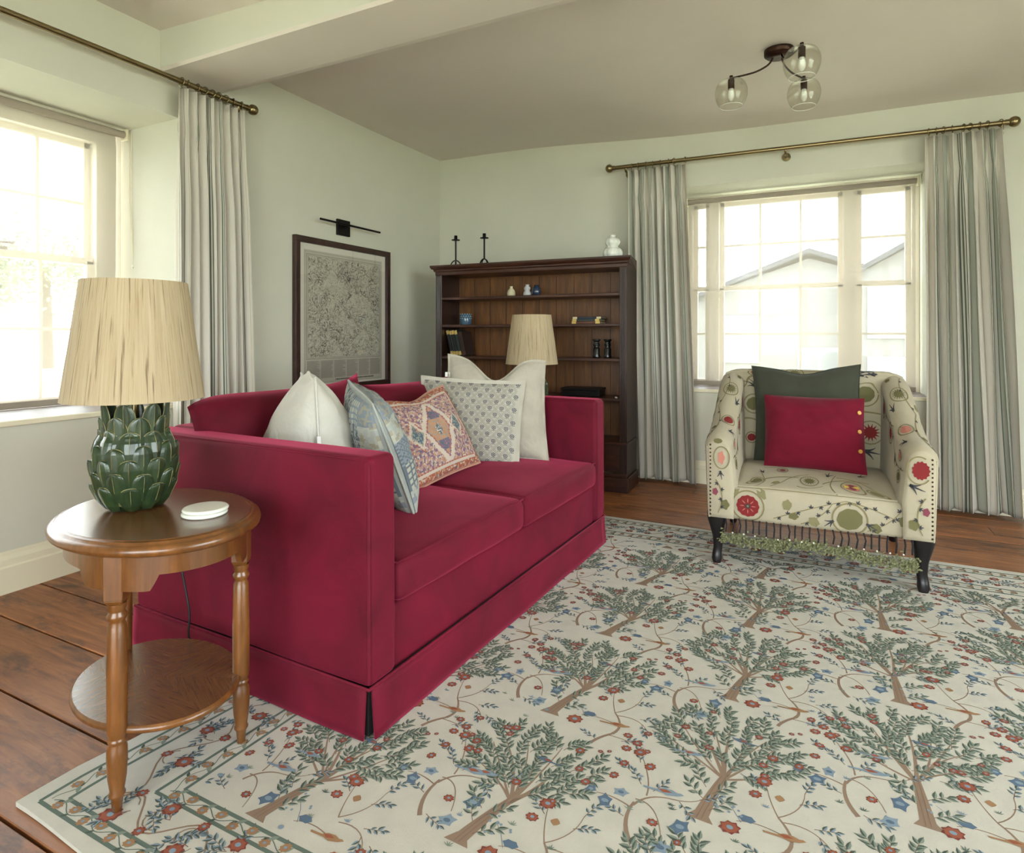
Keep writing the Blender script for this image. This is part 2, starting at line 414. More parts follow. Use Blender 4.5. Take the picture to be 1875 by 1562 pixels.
window('fill_window_right', -.4, 2.4, .3, 2.35, tfR, [(1.0, .06)], [([.3], [1.8, 1.1]), ([1.7], [1.8, 1.1])], 1.45)  # unseen window, added and enlarged as fill light
tfr = lambda a, d, z: (a, YR-.15-d, z)
window('fill_window_rear', -1.5, 2.3, .1, 2.35, tfr, [(-.25, .06), (1.05, .06)], [([-.87], [1.8, 1.1]), ([.4], [1.8, 1.1]), ([1.67], [1.8, 1.1])], 1.45)  # unseen window behind the camera, put in and sized for fill light

# roller blinds
def blind(label, tf, a0, a1, ztop, zbot, chain):
    b = empty('roller_blind', (0,0,0), 0, label, 'roller blind')
    m = MB(); m.tube([tf(a0+.005, .0, ztop), tf(a1-.005, 0, ztop)], .019, 16); m.build('roller_tube', M['blind_solid'], b)
    m = MB()
    m.grid(lambda u, v: tf(a0+.012+u*(a1-a0-.024), .018+.0015*sin(u*23), ztop-v*(ztop-zbot)), 40, 10); m.build('blind_fabric', M['blind'], b)
    m = MB()
    vs = [tf(a, d, z) for z in (zbot-.028, zbot+.004) for d in (.012, .024) for a in (a0+.01, a1-.01)]
    m.add(vs, [(0,2,3,1),(4,5,7,6),(0,1,5,4),(2,6,7,3),(0,4,6,2),(1,3,7,5)]); m.build('bottom_bar', M['blind_solid'], b, bevel=.003)
    m = MB()
    for e in (a0, a1):
        m = MB(); vs = [tf(a, d, z) for z in (ztop-.03, ztop+.03) for d in (-.025, .03) for a in (e-.006, e+.006)]
        m.add(vs, [(0,2,3,1),(4,5,7,6),(0,1,5,4),(2,6,7,3),(0,4,6,2),(1,3,7,5)])
        m.build('bracket', M['trim'], b, bevel=.004)
    if chain:
        m = MB(); e = a1+.016
        m.tube([tf(e, -.03, ztop+.01), tf(e+.0, -.032, ztop-.35), tf(e+.01, -.03, chain)], .0022, 6)
        m.tube([tf(e, -.012, ztop+.01), tf(e+.0, -.014, ztop-.35), tf(e+.012, -.028, chain)], .0022, 6)
        m.sphere(tf(e+.012, -.029, chain-.012), .010, 10, sz=1.3)
        m.build('pull_chain', M['trim'], b)
tbL = lambda a, d, z: (XL-.42-d, a, z)
tbB = lambda a, d, z: (a, YB+.31+d, z)
blind('sheer cream roller blind pulled down over the left window', tbL, HL[0]+.02, 2.035, 2.145, .732, 1.44)
blind('sheer cream roller blind pulled down behind the armchair window', tbB, HB[0]+.02, HB[1]-.02, 2.075, .705, None)

# ---------------------------------------------------------------- curtain rods and curtains
def rod(label, p0, p1, brackets, wall_pt):
    r = empty('curtain_rod', p0, 0, label, 'curtain rod', None); P0 = Vector(p0); d = Vector(p1)-P0
    L = d.length; t = d.normalized()
    m = MB(); m.tube([(0,0,0), tuple(d)], .0140, 16); m.build('rod', M['brass'], r)
    for e, s in ((Vector((0,0,0)), -1), (d, 1)):
        m = MB(); m.tube([e-t*s*.005, e+t*s*.012], .017, 14)
        c0 = e+t*s*.036; m.sphere(tuple(c0), .030, 20); m.build('finial', M['brass'], r)
    for k in brackets:
        p = t*k; w = Vector(wall_pt)
        m = MB(); m.tube([p+Vector((0,0,-.014)), p+Vector((0,0,-.035)), p+Vector((0,0,-.035))+w], .008, 10)
        m.tube([p+w*.93+Vector((0,0,-.035)), p+w*.995+Vector((0,0,-.035))], .028, 18); m.build('bracket', M['brass'], r)
    return r
rod('brass curtain rod with ball finial above the left window', (XL+.09, -.2, 2.335), (XL+.09, 2.41, 2.335), [.3, 1.35, 2.55], (-.09, 0, 0))
rod('brass curtain rod with ball finials above the window behind the armchair', (-1.365, YB-.1, 2.297), (.955, YB-.1, 2.272), [.09, 1.165, 2.30], (0, .1, 0))

def curtain(label, p_top0, p_top1, p_bot0, p_bot1, nf, normal, seed, nrings, group=None, phase=0, period=.2, mt=None):
    """cloth hung in folds between two top points and two bottom points; normal points into the room"""
    rr = random.Random(seed)
    A, B, C, D = map(Vector, (p_top0, p_top1, p_bot0, p_bot1)); n = Vector(normal)
    ph = [rr.uniform(-.5, .5) for _ in range(nf+3)]; am = [rr.uniform(.75, 1.2) for _ in range(nf+3)]
    def sm(arr, s):
        k = s*nf; i = int(k); fr = k-i; fr = fr*fr*(3-2*fr); return arr[i]*(1-fr)+arr[i+1]*fr
    hgt = A.z-C.z
    def fn(u, v):
        z = v*hgt
        top = A.lerp(B, u); bot = C.lerp(D, u)
        q = min(1, z/hgt); q2 = q**.8
        base = top.lerp(bot, q2)
        t = (B-A).normalized(); w = (B-A).length/nf
        phi = 2*pi*nf*u + .9*sm(ph, u)*q
        d_pinch = exp(-((z-.115)/.042)**2)
        grow = min(1, max(0, (z-.10)/.35)); grow = grow*grow*(3-2*grow)
        amp = (.020+.022*grow)*sm(am, u)
        if z < .10: amp = .020
        off = amp*cos(phi)+.006*cos(2*phi+seed)*grow + .012*sin(phi*.37+q*3)*q
        side = -w*.15*d_pinch*sin(phi) - w*.13*(1-d_pinch)*sin(2*phi)*min(1, .3+z*1.5) + .008*sin(5*q+phi*.5)*q
        sag = .012*(1-cos(phi))/2*(1 if z < .02 else 0)
        p = base + t*side + n*off
        if v >= 1: p.z += .008*sin(phi*.5)
        return tuple(p)
    c_ = empty('curtain', tuple((C+D)/2), 0, label, 'curtain', group); o0 = Vector(c_.location)
    W = (B-A).length*2.3
    zs = 60
    m = MB(); m.grid(lambda u, v: tuple(Vector(fn(u, v))-o0), nf*18, zs, uvfn=lambda u, v: (u*W/period+phase, v), smooth=True)
    fb = m.build('cloth', mt or M['curtain'], c_)
    s_ = fb.modifiers.new('t', 'SOLIDIFY'); s_.thickness = .0015
    t = (B-A).normalized()
    for k in range(nrings):
        f_ = (k+.5)/nrings + rr.uniform(-.02, .02)
        f_ = min(.985, max(.015, f_)) if k < nrings-1 else .985
        p = A.lerp(B, f_) - o0; p.z += .0245
        m = MB(); up = Vector((0,0,1)); tl = rr.uniform(-.5, .5); ax = (n+t*tl).normalized()
        m.tube([p+Vector((0,0,.006))+(ax*cos(a)+up*sin(a))*.0195 for a in [2*pi*i/20 for i in range(20)]], .0028, 8, closed=True)
        m.tube([p+Vector((0,0,-.016)), p+Vector((0,0,-.03))+n*.004], .0018, 6)
        m.build('ring', M['brass'], c_)
    return c_
xr = XL+.09
curtain('striped cream curtain gathered at the right side of the left window', (xr, 1.985, 2.304), (xr, 2.375, 2.304), (xr, 1.975, .02), (xr, 2.44, .02), 8, (1,0,0), 3, 9, 'striped cream and green curtains', phase=.15, period=.13, mt=M['curtain_plain'])
yr_ = YB-.1
curtain('striped curtain hanging between the bookcase and the window', (-1.255, yr_, 2.262), (-.84, yr_, 2.262), (-1.225, yr_, .02), (-.755, yr_, .02), 8, (0,-1,0), 8, 8, 'striped cream and green curtains', phase=.5, period=.2)
curtain('striped curtain hanging at the right of the window behind the armchair', (.56, yr_, 2.243), (.935, yr_, 2.243), (.575, yr_, .02), (1.03, yr_, .02), 8, (0,-1,0), 5, 9, 'striped cream and green curtains', phase=.8, period=.26)
# ================================================================ pattern drawing on surfaces
class Pat:
    """flat coloured shapes (polygons in u,v metres) woven or stitched into a surface"""
    def __init__(s): s.items = []
    def poly(s, pts, mt, lay=1): s.items.append((list(pts), mt, lay, False))
    def ribbon(s, pts, w0, w1, mt, lay=1):
        n = len(pts); L = []; Rr = []
        for i, (x, y) in enumerate(pts):
            a = pts[max(0, i-1)]; b = pts[min(n-1, i+1)]
            dx, dy = b[0]-a[0], b[1]-a[1]; l = hypot(dx, dy) or 1e-9
            w = (w0+(w1-w0)*i/(n-1))/2
            L.append((x-dy/l*w, y+dx/l*w)); Rr.append((x+dy/l*w, y-dx/l*w))
        s.items.append((L+Rr[::-1], mt, lay, True))
    def leaf(s, x, y, ang, l, w, mt, mt2=None, lay=2):
        c, q = cos(ang), sin(ang)
        def p(a, b): return (x+c*a-q*b, y+q*a+c*b)
        up = [p(0,0), p(l*.3, w*.46), p(l*.6, w*.42), p(l,0)]; dn = [p(0,0), p(l,0), p(l*.6,-w*.42), p(l*.3,-w*.46)]
        if mt2: s.poly(up, mt, lay); s.poly(dn, mt2, lay)
        else: s.poly(up[:-1]+[p(l,0)]+dn[2:], mt, lay)
    def blob(s, x, y, rx, ry, mt, n=12, sc=.0, k=6, ang=0, lay=2):
        pts = []
        for i in range(n):
            a = 2*pi*i/n; r = 1+sc*cos(k*a); X = rx*r*cos(a); Y = ry*r*sin(a)
            pts.append((x+X*cos(ang)-Y*sin(ang), y+X*sin(ang)+Y*cos(ang)))
        s.poly(pts, mt, lay)
    def ring(s, x, y, rx, ry, w, mt, n=20, a0=0, a1=2*pi, lay=2):
        s.ribbon([(x+rx*cos(a0+(a1-a0)*i/n), y+ry*sin(a0+(a1-a0)*i/n)) for i in range(n+1)], w, w, mt, lay)
    def extend(s, o, dx=0, dy=0, sx=1, sy=1, clip=None):
        for pts, mt, lay, rb in o.items:
            q = [(px*sx+dx, py*sy+dy) for px, py in pts]
            if clip and not all(clip(a, b) for a, b in q): continue
            s.items.append((q, mt, lay, rb))
    def stamp(s, mb, fn, off=.0005, flip=False):
        for pts, mt, lay, rb in s.items:
            vs = []
            for (x, y) in pts:
                p, n = fn(x, y); vs.append((p[0]+n[0]*off*lay, p[1]+n[1]*off*lay, p[2]+n[2]*off*lay))
            n = len(vs)
            if rb:
                h = n//2; fs = [(i, n-1-i, n-2-i, i+1) for i in range(h-1)]
            elif n > 5:
                cx = sum(p[0] for p in pts)/n; cy = sum(p[1] for p in pts)/n
                p, nn = fn(cx, cy); vs.append((p[0]+nn[0]*off*lay, p[1]+nn[1]*off*lay, p[2]+nn[2]*off*lay))
                fs = [(i, (i+1) % n, n) for i in range(n)]
            else: fs = [tuple(range(n))]
            if flip: fs = [f[::-1] for f in fs]
            mb.add(vs, fs, mt, smooth=False)
def bez(p0, p1, p2, n=8):
    return [((1-t)**2*p0[0]+2*t*(1-t)*p1[0]+t*t*p2[0], (1-t)**2*p0[1]+2*t*(1-t)*p1[1]+t*t*p2[1]) for t in [i/n for i in range(n+1)]]

# ================================================================ rug
def rug_ground():
    m = fabric('rug_cream_weave', (188,184,173), .05, 500, .5, .1, scale=14); return m
M['rug'] = rug_ground()
flat = lambda n, c: mat(n, c, .92, spec=.15)
rg = dict(g1=flat('rug_leaf_dark', (76,87,79)), g2=flat('rug_leaf_light', (124,134,122)), br=flat('rug_branch_brown', (136,115,99)), bd=flat('rug_branch_dark', (118,93,80)),
          tc=flat('rug_terracotta', (142,84,66)), td=flat('rug_terracotta_dark', (120,64,56)), bl=flat('rug_blue', (88,106,126)), bp=flat('rug_blue_pale', (124,140,154)), gr=flat('rug_border_green', (94,107,98)), ok=flat('rug_ochre', (150,116,86)))
def sprig(P, x, y, ang, l, n, rr, ll=.021, lw=.0085, stem=True, cols=('g1', 'g2'), bend=.3):
    pts = []; a = ang; px, py = x, y; k = 5
    b = rr.uniform(-bend, bend)
    for i in range(k+1):
        pts.append((px, py)); px += cos(a)*l/k; py += sin(a)*l/k; a += b/k
    if stem: P.ribbon(pts, .0018, .001, rg['bd'], 1)
    for j in range(n):
        t = .12+.88*(j+.5)/n; i = min(k-1, int(t*k)); q = t*k-i
        lx = pts[i][0]*(1-q)+pts[i+1][0]*q; ly = pts[i][1]*(1-q)+pts[i+1][1]*q
        s = 1 if j % 2 else -1; aa = ang+b*t+s*rr.uniform(.55, 1.0)
        P.leaf(lx, ly, aa, ll*rr.uniform(.75, 1.15), lw*rr.uniform(.8, 1.2), rg[cols[0]], rg[cols[1]])
    P.leaf(pts[-1][0], pts[-1][1], a, ll, lw, rg[cols[0]], rg[cols[1]])
def flower(P, x, y, r, rr, c='tc', lay=3):
    P.blob(x, y, r, r*.82, rg['td' if c == 'tc' else c], 16, .13, 8, rr.uniform(0, 1), lay)
    P.blob(x, y, r*.82, r*.66, rg[c], 14, .12, 7, rr.uniform(0, 1), lay+1)
    P.blob(x, y, r*.34, r*.28, rg['bp'], 8, 0, 1, 0, lay+2)
def bird(P, x, y, s, d, c, rr):
    pts = [(0,0), (.25,.16), (.6,.2), (.85,.12), (1.0,.16), (1.12,.1), (1.0,.02), (.85,-.06), (.5,-.16), (.2,-.1), (-.5,-.12), (-.55,-.02)]
    P.poly([(x+d*a*s, y+b*s) for a, b in pts], rg[c], 4)
    P.poly([(x+d*a*s, y+b*s) for a, b in [(.1,.05), (.4,.13), (.65,.05), (.3,-.08)]], rg['tc' if c != 'tc' else 'bl'], 5)
def tree(seed, lean=0.0):
    rr = random.Random(seed); P = Pat()
    cx, cy, rx, ry = lean*.3, .285, .168, .128
    tx, ty = lean*.7, .155
    trunk = bez((-lean*.8, 0), (-lean*.2, .08), (tx, ty), 8)
    P.ribbon(trunk, .034, .017, rg['br'], 1)
    P.poly([(-lean*.8-.03, -.004), (-lean*.8-.012, .022), (-lean*.8+.012, .022), (-lean*.8+.03, -.006)], rg['br'], 1)
    for s in (-.006, .004): P.ribbon([(x+s, y) for x, y in trunk], .0012, .001, rg['bd'], 2)
    for i in range(9):
        a = pi*(.04+.92*i/8)+rr.uniform(-.08, .08); q = rr.uniform(.62, .86)
        ex, ey = cx+rx*q*cos(a)*1.05, cy-.02+ry*q*sin(a)-(.045 if i in (0, 8) else 0)
        mx, my = (tx+ex)/2+rr.uniform(-.03, .03), (ty+ey)/2+rr.uniform(-.02, .015)
        P.ribbon(bez((tx, ty-.012), (mx, my), (ex, ey), 7), .011 if i in (2, 4, 6) else .007, .0022, rg['br'], 1)
    anchors = []; tries = 0
    while len(anchors) < 48 and tries < 6000:
        tries += 1; a = rr.uniform(0, 2*pi); q = sqrt(rr.uniform(0, 1))
        x, y = cx+rx*q*cos(a), cy+ry*q*sin(a)
        if y < ty+.03 and abs(x-tx) < .05: continue
        if all(hypot(x-b[0], y-b[1]) > .0275 for b in anchors): anchors.append((x, y))
    for (x, y) in anchors:
        ang = atan2(y-(ty+.02), x-tx)+rr.uniform(-.5, .5)
        sprig(P, x-cos(ang)*.022, y-sin(ang)*.022, ang, .048, 6, rr, .0265, .0112)
    for k in range(11):
        x, y = rr.choice(anchors); flower(P, x+rr.uniform(-.01, .01), y, rr.uniform(.008, .013), rr)
    bird(P, cx-.10, cy-.085, .045, 1, 'bp', rr); bird(P, cx+.05, cy+.02, .04, -1, 'bl', rr)
    for s, h in ((-1, .06), (1, .085), (-1, .10), (1, .03)):
        x = -lean*.5+s*.008; sprig(P, x, h, pi/2-s*rr.uniform(.5, 1.0), .055, 5, rr, .027, .011)
    return P
def shrub_blue(seed):
    rr = random.Random(seed); P = Pat()
    P.ribbon(bez((.02, 0), (-.015, .05), (.0, .11), 8), .011, .006, rg['br'])
    P.ribbon(bez((.0, .10), (.02, .15), (.075, .155), 8), .006, .0025, rg['br']); P.ribbon(bez((.0, .12), (.05, .13), (.075, .04), 10), .0035, .002, rg['br'])
    P.ribbon(bez((.0, .09), (-.05, .11), (-.085, .10), 8), .004, .002, rg['br']); P.ribbon(bez((.02, .14), (.02, .19), (-.02, .26), 8), .004, .002, rg['br'])
    P.ribbon(bez((.075, .155), (.12, .16), (.14, .19), 6), .003, .0015, rg['br'])
    for x, y, r in ((-.03, .275, .016), (.005, .235, .014), (-.055, .22, .012), (.05, .07, .012), (-.065, .17, .012)): flower(P, x, y, r, rr)
    for x, y, r, c in ((-.06, .085, .019, 'bl'), (-.035, .125, .016, 'bp'), (.105, .085, .021, 'bl'), (.08, .015, .019, 'bp'), (-.10, .105, .014, 'bl')):
        P.blob(x, y, r, r*.75, rg[c], 15, .26, 5, rr.uniform(0, 2), 2); P.blob(x, y, r*.45, r*.3, rg['bl' if c == 'bp' else 'bp'], 8, 0, 1, 0, 3)
    for x, y, a in ((.0, .17, 2.2), (.03, .16, 1.0), (.13, .18, .6), (-.02, .24, 1.9), (.03, .01, -.4), (-.01, .06, 2.8), (.09, .155, -.8), (-.03, .2, 2.6)): sprig(P, x, y, a, .045, 5, rr, .018, .008, cols=('g1', 'bp'))
    bird(P, .035, .17, .055, 1, 'bp', rr); return P
def shrub_bird(seed):
    rr = random.Random(seed); P = Pat()
    P.ribbon(bez((-.02, 0), (-.01, .03), (.02, .06), 6), .009, .007, rg['br']); P.ribbon(bez((.02, .06), (.045, .10), (.0, .15), 8), .009, .004, rg['br'])
    P.ribbon(bez((.0, .15), (-.02, .19), (-.03, .24), 8), .003, .0018, rg['br']); P.ribbon(bez((.01, .14), (.08, .16), (.11, .09), 8), .003, .0018, rg['br'])
    P.ribbon(bez((.01, .05), (.06, .055), (.12, .035), 8), .003, .0018, rg['br']); P.ribbon(bez((.02, .10), (-.04, .12), (-.08, .10), 8), .003, .0018, rg['br'])
    P.ribbon(bez((.0, .15), (.05, .19), (.05, .25), 8), .003, .0018, rg['br'])
    for x, y, r in ((-.09, .075, .021), (-.035, .25, .018), (-.05, .2, .014), (.06, .07, .012), (.09, .05, .013), (.07, .02, .013), (.105, .1, .011), (.015, -.02, .007), (.035, -.01, .006), (.12, .03, .009)): flower(P, x, y, r, rr)
    P.blob(-.06, .115, .017, .010, rg['bl'], 12, .1, 6); P.blob(.0, .21, .01, .01, rg['ok'], 8, .1, 4)
    for k in range(9): P.blob(-.10+rr.uniform(-.03, .03), .14+rr.uniform(-.025, .03), .0035, .0035, rg['bp'], 6)
    P.ribbon([(-.07, .10), (-.09, .13), (-.11, .15)], .0014, .001, rg['bl'])
    bird(P, .0, .10, .05, 1, 'ok', rr)
    for x, y, a in ((.05, .25, 1.3), (.04, .21, .5), (-.03, .22, 2.4), (.07, .15, .3), (.11, .12, -.5), (-.01, .02, 2.6), (.05, .04, .6), (.08, .13, -1.2)): sprig(P, x, y, a, .042, 5, rr, .018, .008, cols=('g1', 'bp'))
    return P
def tuft(P, x, y, rr):
    c = rr.choice(['g2', 'gr', 'bp'])
    for k in range(5):
        a = pi*(.15+.7*k/4); P.leaf(x, y, a, rr.uniform(.009, .016), .0028, rg[c])
RX0, RX1, RY0, RY1 = -1.60, 2.15, .715, 3.405
def rug_fn(x, y):
    t = min(1, max(0, (-1.15-x)/.4)); xx = x+t*max(0, y-.85)*.13
    z = .009
    e = min(x-RX0, RX1-x, y-RY0, RY1-y)
    z += .0015*sin(x*7)*cos(y*6)+.0035*exp(-((x-RX0)**2+(y-RY0)**2)/.02)
    yy = y - .006*sin(x*9)*(1 if y < RY0+.02 else 0)
    return (xx, yy, z), (0, 0, 1)
rug = MB()
def rg_top(u, v): return rug_fn(RX0+u*(RX1-RX0), RY0+v*(RY1-RY0))[0]
rug.grid(rg_top, 90, 60, M['rug'])
rug.grid(lambda u, v: (lambda p: (p[0], p[1], .001))(rg_top(u, v)), 90, 60, M['rug'], flip=True)
for e in range(4):
    def ed(u, v, e=e):
        a = [(u, 0), (1, u), (1-u, 1), (0, 1-u)][e]; p = rg_top(*a); return (p[0], p[1], .001+(p[2]-.001)*v)
    rug.grid(ed, 90, 1, M['rug'])
P = Pat(); rr = random.Random(11)
ix0, ix1, iy0, iy1 = RX0+.30, RX1-.30, RY0+.20, RY1-.32
inside = lambda x, y: ix0+.008 < x < ix1-.008 and iy0+.006 < y < iy1-.008
colsx = [-1.485, -1.065, -.64, -.215, .205, .62, 1.045, 1.465, 1.885]; cy0 = [.74, .935, 1.073, .873, 1.07, .79, 1.07, .87, 1.05]
leans = [.02, .035, .035, .022, -.004, -.012, .01, .02, .0]
trees = [tree(20+i, l) for i, l in enumerate(leans)]; sb = [shrub_blue(5), shrub_blue(6)]; sd = [shrub_bird(7), shrub_bird(8)]
for i, (x, y0) in enumerate(zip(colsx, cy0)):
    for k in range(-1, 6):
        y = y0+.487*k
        P.extend(trees[i], x, y, .97, 1.0, inside)
        P.extend(sb[k % 2], x+.27, y+.16, 1, 1, inside); P.extend(sd[k % 2], x+.135, y+.415, 1, 1, inside)
        for q in range(9):
            tx, ty = x+rr.uniform(-.2, .2), y+rr.uniform(-.05, .12)
            if abs(tx-x) > .03 and inside(tx, ty): tuft(P, tx, ty, rr)
# borders: two guard stripes with a vine of flowers between
def frame_line(P, o, w, mt):
    x0, x1, y0, y1 = RX0+o, RX1-o, RY0+o*.68, RY1-o*1.02
    for a, b in (((x0, y0), (x1, y0)), ((x1, y0), (x1, y1)), ((x1, y1), (x0, y1)), ((x0, y1), (x0, y0))):
        n = 60; P.ribbon([(a[0]+(b[0]-a[0])*i/n, a[1]+(b[1]-a[1])*i/n) for i in range(n+1)], w, w, mt, 1)
def along(o0, step, fnc, amp):
    x0, x1, y0, y1 = RX0+o0, RX1-o0, RY0+o0*.68, RY1-o0*1.02
    pts = [(x0, y0), (x1, y0), (x1, y1), (x0, y1)]
    for e in range(4):
        a, b = pts[e], pts[(e+1) % 4]; L = hypot(b[0]-a[0], b[1]-a[1]); n = int(L/step)
        dx, dy = (b[0]-a[0])/L, (b[1]-a[1])/L
        vine = []
        for i in range(n*6+1):
            t = i/(n*6)*L; s = sin(t/step*pi)*amp; vine.append((a[0]+dx*t-dy*s, a[1]+dy*t+dx*s))
        P.ribbon(vine, .0045 if amp > .02 else .0022, .0045 if amp > .02 else .0022, rg['br'] if amp > .02 else rg['gr'], 1)
        for i in range(n):
            t = (i+.5)*step; s = amp*(1 if i % 2 == 0 else -1); fnc(a[0]+dx*t, a[1]+dy*t, atan2(dy, dx), -s, (-dy, dx))
for o in (.045, .095, .245, .295): frame_line(P, o, .009, rg['gr'])
def small(x, y, a, s, n):
    flower(P, x+n[0]*s*.6, y+n[1]*s*.6, .0125, rr, 'ok'); P.leaf(x-n[0]*s*.5, y-n[1]*s*.5, a+.8, .024, .011, rg['g2']); P.leaf(x+n[0]*s*.9, y+n[1]*s*.9, a+2.2, .02, .009, rg['gr']); P.leaf(x-n[0]*s, y-n[1]*s, a-2.4, .018, .008, rg['g1'])
along(.07, .048, small, .009); along(.27, .048, small, .009)
def big(x, y, a, s, n):
    flower(P, x+n[0]*s*1.0, y+n[1]*s*1.0, rr.uniform(.019, .024), rr)
    for k in range(5): sprig(P, x+n[0]*s*.4+rr.uniform(-.03, .03), y+n[1]*s*.4, rr.uniform(0, 2*pi), .05, 6, rr, .02, .009, cols=('g1', 'bp'))
    P.ring(x, y, .03, .025, .003, rg['br'], 10, rr.uniform(0, 3), rr.uniform(4, 6)); flower(P, x-n[0]*s*1.0+rr.uniform(-.01, .01), y-n[1]*s*1.0, rr.uniform(.012, .016), rr)
along(.17, .105, big, .035)
P.stamp(rug, rug_fn, .00025)
ro = rug.build('rug'); tag(ro, 'cream rug woven with fruit trees, birds and a flowered border', 'rug')

# ================================================================ cushions (loose)
def pillow(name, label, cat, W, H, T, matf, BL, BR, tilt, roll=0, pinch=.06, droop=None, seed=0, pat=None, backmat=None, flange=0, sharp=.5, extra=None, group=None, dent=0, seam=None, bend=0, tmod=None, both=False):
    """BL, BR: world points of the bottom corners seen from the front; tilt: lean back (deg)"""
    BL, BR = Vector(BL), Vector(BR); xa = (BR-BL); xa.normalize()
    up0 = Vector((0,0,1)); back = up0.cross(xa).normalized()          # points away from the viewer side
    up = (up0*cos(R(tilt))+back*sin(R(tilt))).normalized()
    rt = Matrix.Rotation(R(roll), 3, xa.cross(up)); xa = rt @ xa; up = rt @ up; nrm = xa.cross(up)
    mid = (BL+BR)/2; o0 = mid
    def base(u, v):
        x = W/2*u*(1-pinch*(1-v*v)); y = H/2*(1+v*(1-pinch*(1-u*u)))
        if dent: y -= dent*exp(-(u/.42)**2)*max(0, (v+.35)/1.35)**2
        if droop: x, y = droop(u, v, x, y)
        return x, y
    def surf(u, v, side, th=0):
        x, y = base(u, v)
        e = max(0, 1-abs(u)**2.3)*max(0, 1-abs(v)**2.3)
        t = T/2*(e**sharp)
        w = noise.noise(Vector((u*2.2+seed, v*2.2, side*3.1+seed)))*.012+noise.noise(Vector((u*6+seed, v*5, side)))*.005
        t = (t+w*min(1, e*2.5))*(tmod(u, v) if tmod else 1)
        q = xa*x+up*y+nrm*(side*t+bend*(u*u+v*v)*.5+th*side)
        return q
    def fn(px, py):
        u, v = px, py
        p = surf(u, v, 1); d = 1e-3; a = surf(min(.999, u+d), v, 1)-p; b = surf(u, min(.999, v+d), 1)-p
        n = a.cross(b); n.normalize(); return p, n
    isempty = extra is not None or seam is not None
    m = MB(); n = 34
    def uvw(u, v): return (u*W, v*H)
    m.grid(lambda u, v: surf(u*2-1, v*2-1, 1), n, n, matf, uvfn=uvw)
    m.grid(lambda u, v: surf(u*2-1, v*2-1, -1), n, n, backmat or matf, flip=True, uvfn=uvw)
    if flange:
        for e in range(4):
            def fl(u, v, e=e):
                s = u*2-1; a = [(s, -1), (1, s), (-s, 1), (-1, -s)][e]
                p = surf(a[0], a[1], 1); x, y = base(*a); c_ = Vector(base(0, 0)); o = [(0,-1), (1,0), (0,1), (-1,0)][e]
                wv = .004*sin(s*14+e)
                k = v*flange
                ext = (s*flange*v)
                ex = [(ext, 0), (0, ext), (-ext, 0), (0, -ext)][e]
                return p+xa*(o[0]*k+ex[0])+up*(o[1]*k+ex[1])+nrm*wv*v
            m.grid(fl, 24, 2, matf, uvfn=lambda u, v: (u*W, v*.02))
    if pat: pat.stamp(m, fn, .0004)
    if pat and both:
        def fn2(px, py):
            p = surf(px, py, -1); d = 1e-3; a = surf(min(.999, px+d), py, -1)-p; b = surf(px, min(.999, py+d), -1)-p
            n = b.cross(a); n.normalize(); return p, n
        pat.stamp(m, fn2, .0004, flip=True)
    if isempty:
        root = empty(name, tuple(o0), 0, label, cat, group)
        m.build('cushion_cover', None, root)
        if seam:
            s = MB(); pts = [surf(cos(0) if 0 else a, b, 0) for a, b in [(-1+2*i/24, -1) for i in range(24)]+[(1, -1+2*i/24) for i in range(24)]+[(1-2*i/24, 1) for i in range(24)]+[(-1, 1-2*i/24) for i in range(24)]]
            s.tube(pts, .0042, 8, closed=True); s.build('piping', seam, root)
        if extra: extra(root, surf, fn, xa, up, nrm)
        return root
    o = m.build(name, None, None, tuple(o0)); tag(o, label, cat, group); return o

linen = fabric('natural_linen', (176,169,154), .1, 650, .6); linen_w = fabric('white_linen', (194,191,181), .06, 600, .5)
for q_ in (linen, linen_w):      # creases
    ns, ls = q_.node_tree.nodes, q_.node_tree.links; b_ = ns['Principled BSDF']
    old = [l.from_socket for l in ls if l.to_socket == b_.inputs['Normal']][0]
    tc = ns.new('ShaderNodeTexCoord'); nz = N(ns, 'ShaderNodeTexNoise', Scale=11.0, Detail=4.0, Distortion=1.6); ls.new(tc.outputs['Object'], nz.inputs['Vector'])
    bp = N(ns, 'ShaderNodeBump', Strength=.55, Distance=.012); ls.new(nz.outputs[0], bp.inputs['Height']); ls.new(old, bp.inputs['Normal']); ls.new(bp.outputs[0], b_.inputs['Normal'])
M['seat_z'] = None
def care_tag(root, surf, fn, xa, up, nrm, u=-1, v=.55, l=.05, horiz=True):
    p = surf(u, v, 0); m = MB()
    a = p-up*.0; w = -xa if horiz else -up
    m.add([p+up*.012, p-up*.012, p-up*.012+w*l, p+up*.012+w*l], [(0,1,2,3)]); m.add([p+up*.012+nrm*.001, p-up*.012+nrm*.001, p-up*.012+w*l+nrm*.001, p+up*.012+w*l+nrm*.001], [(3,2,1,0)])
    m.build('care_label', mat('white_label', (235,235,230), .7), root)

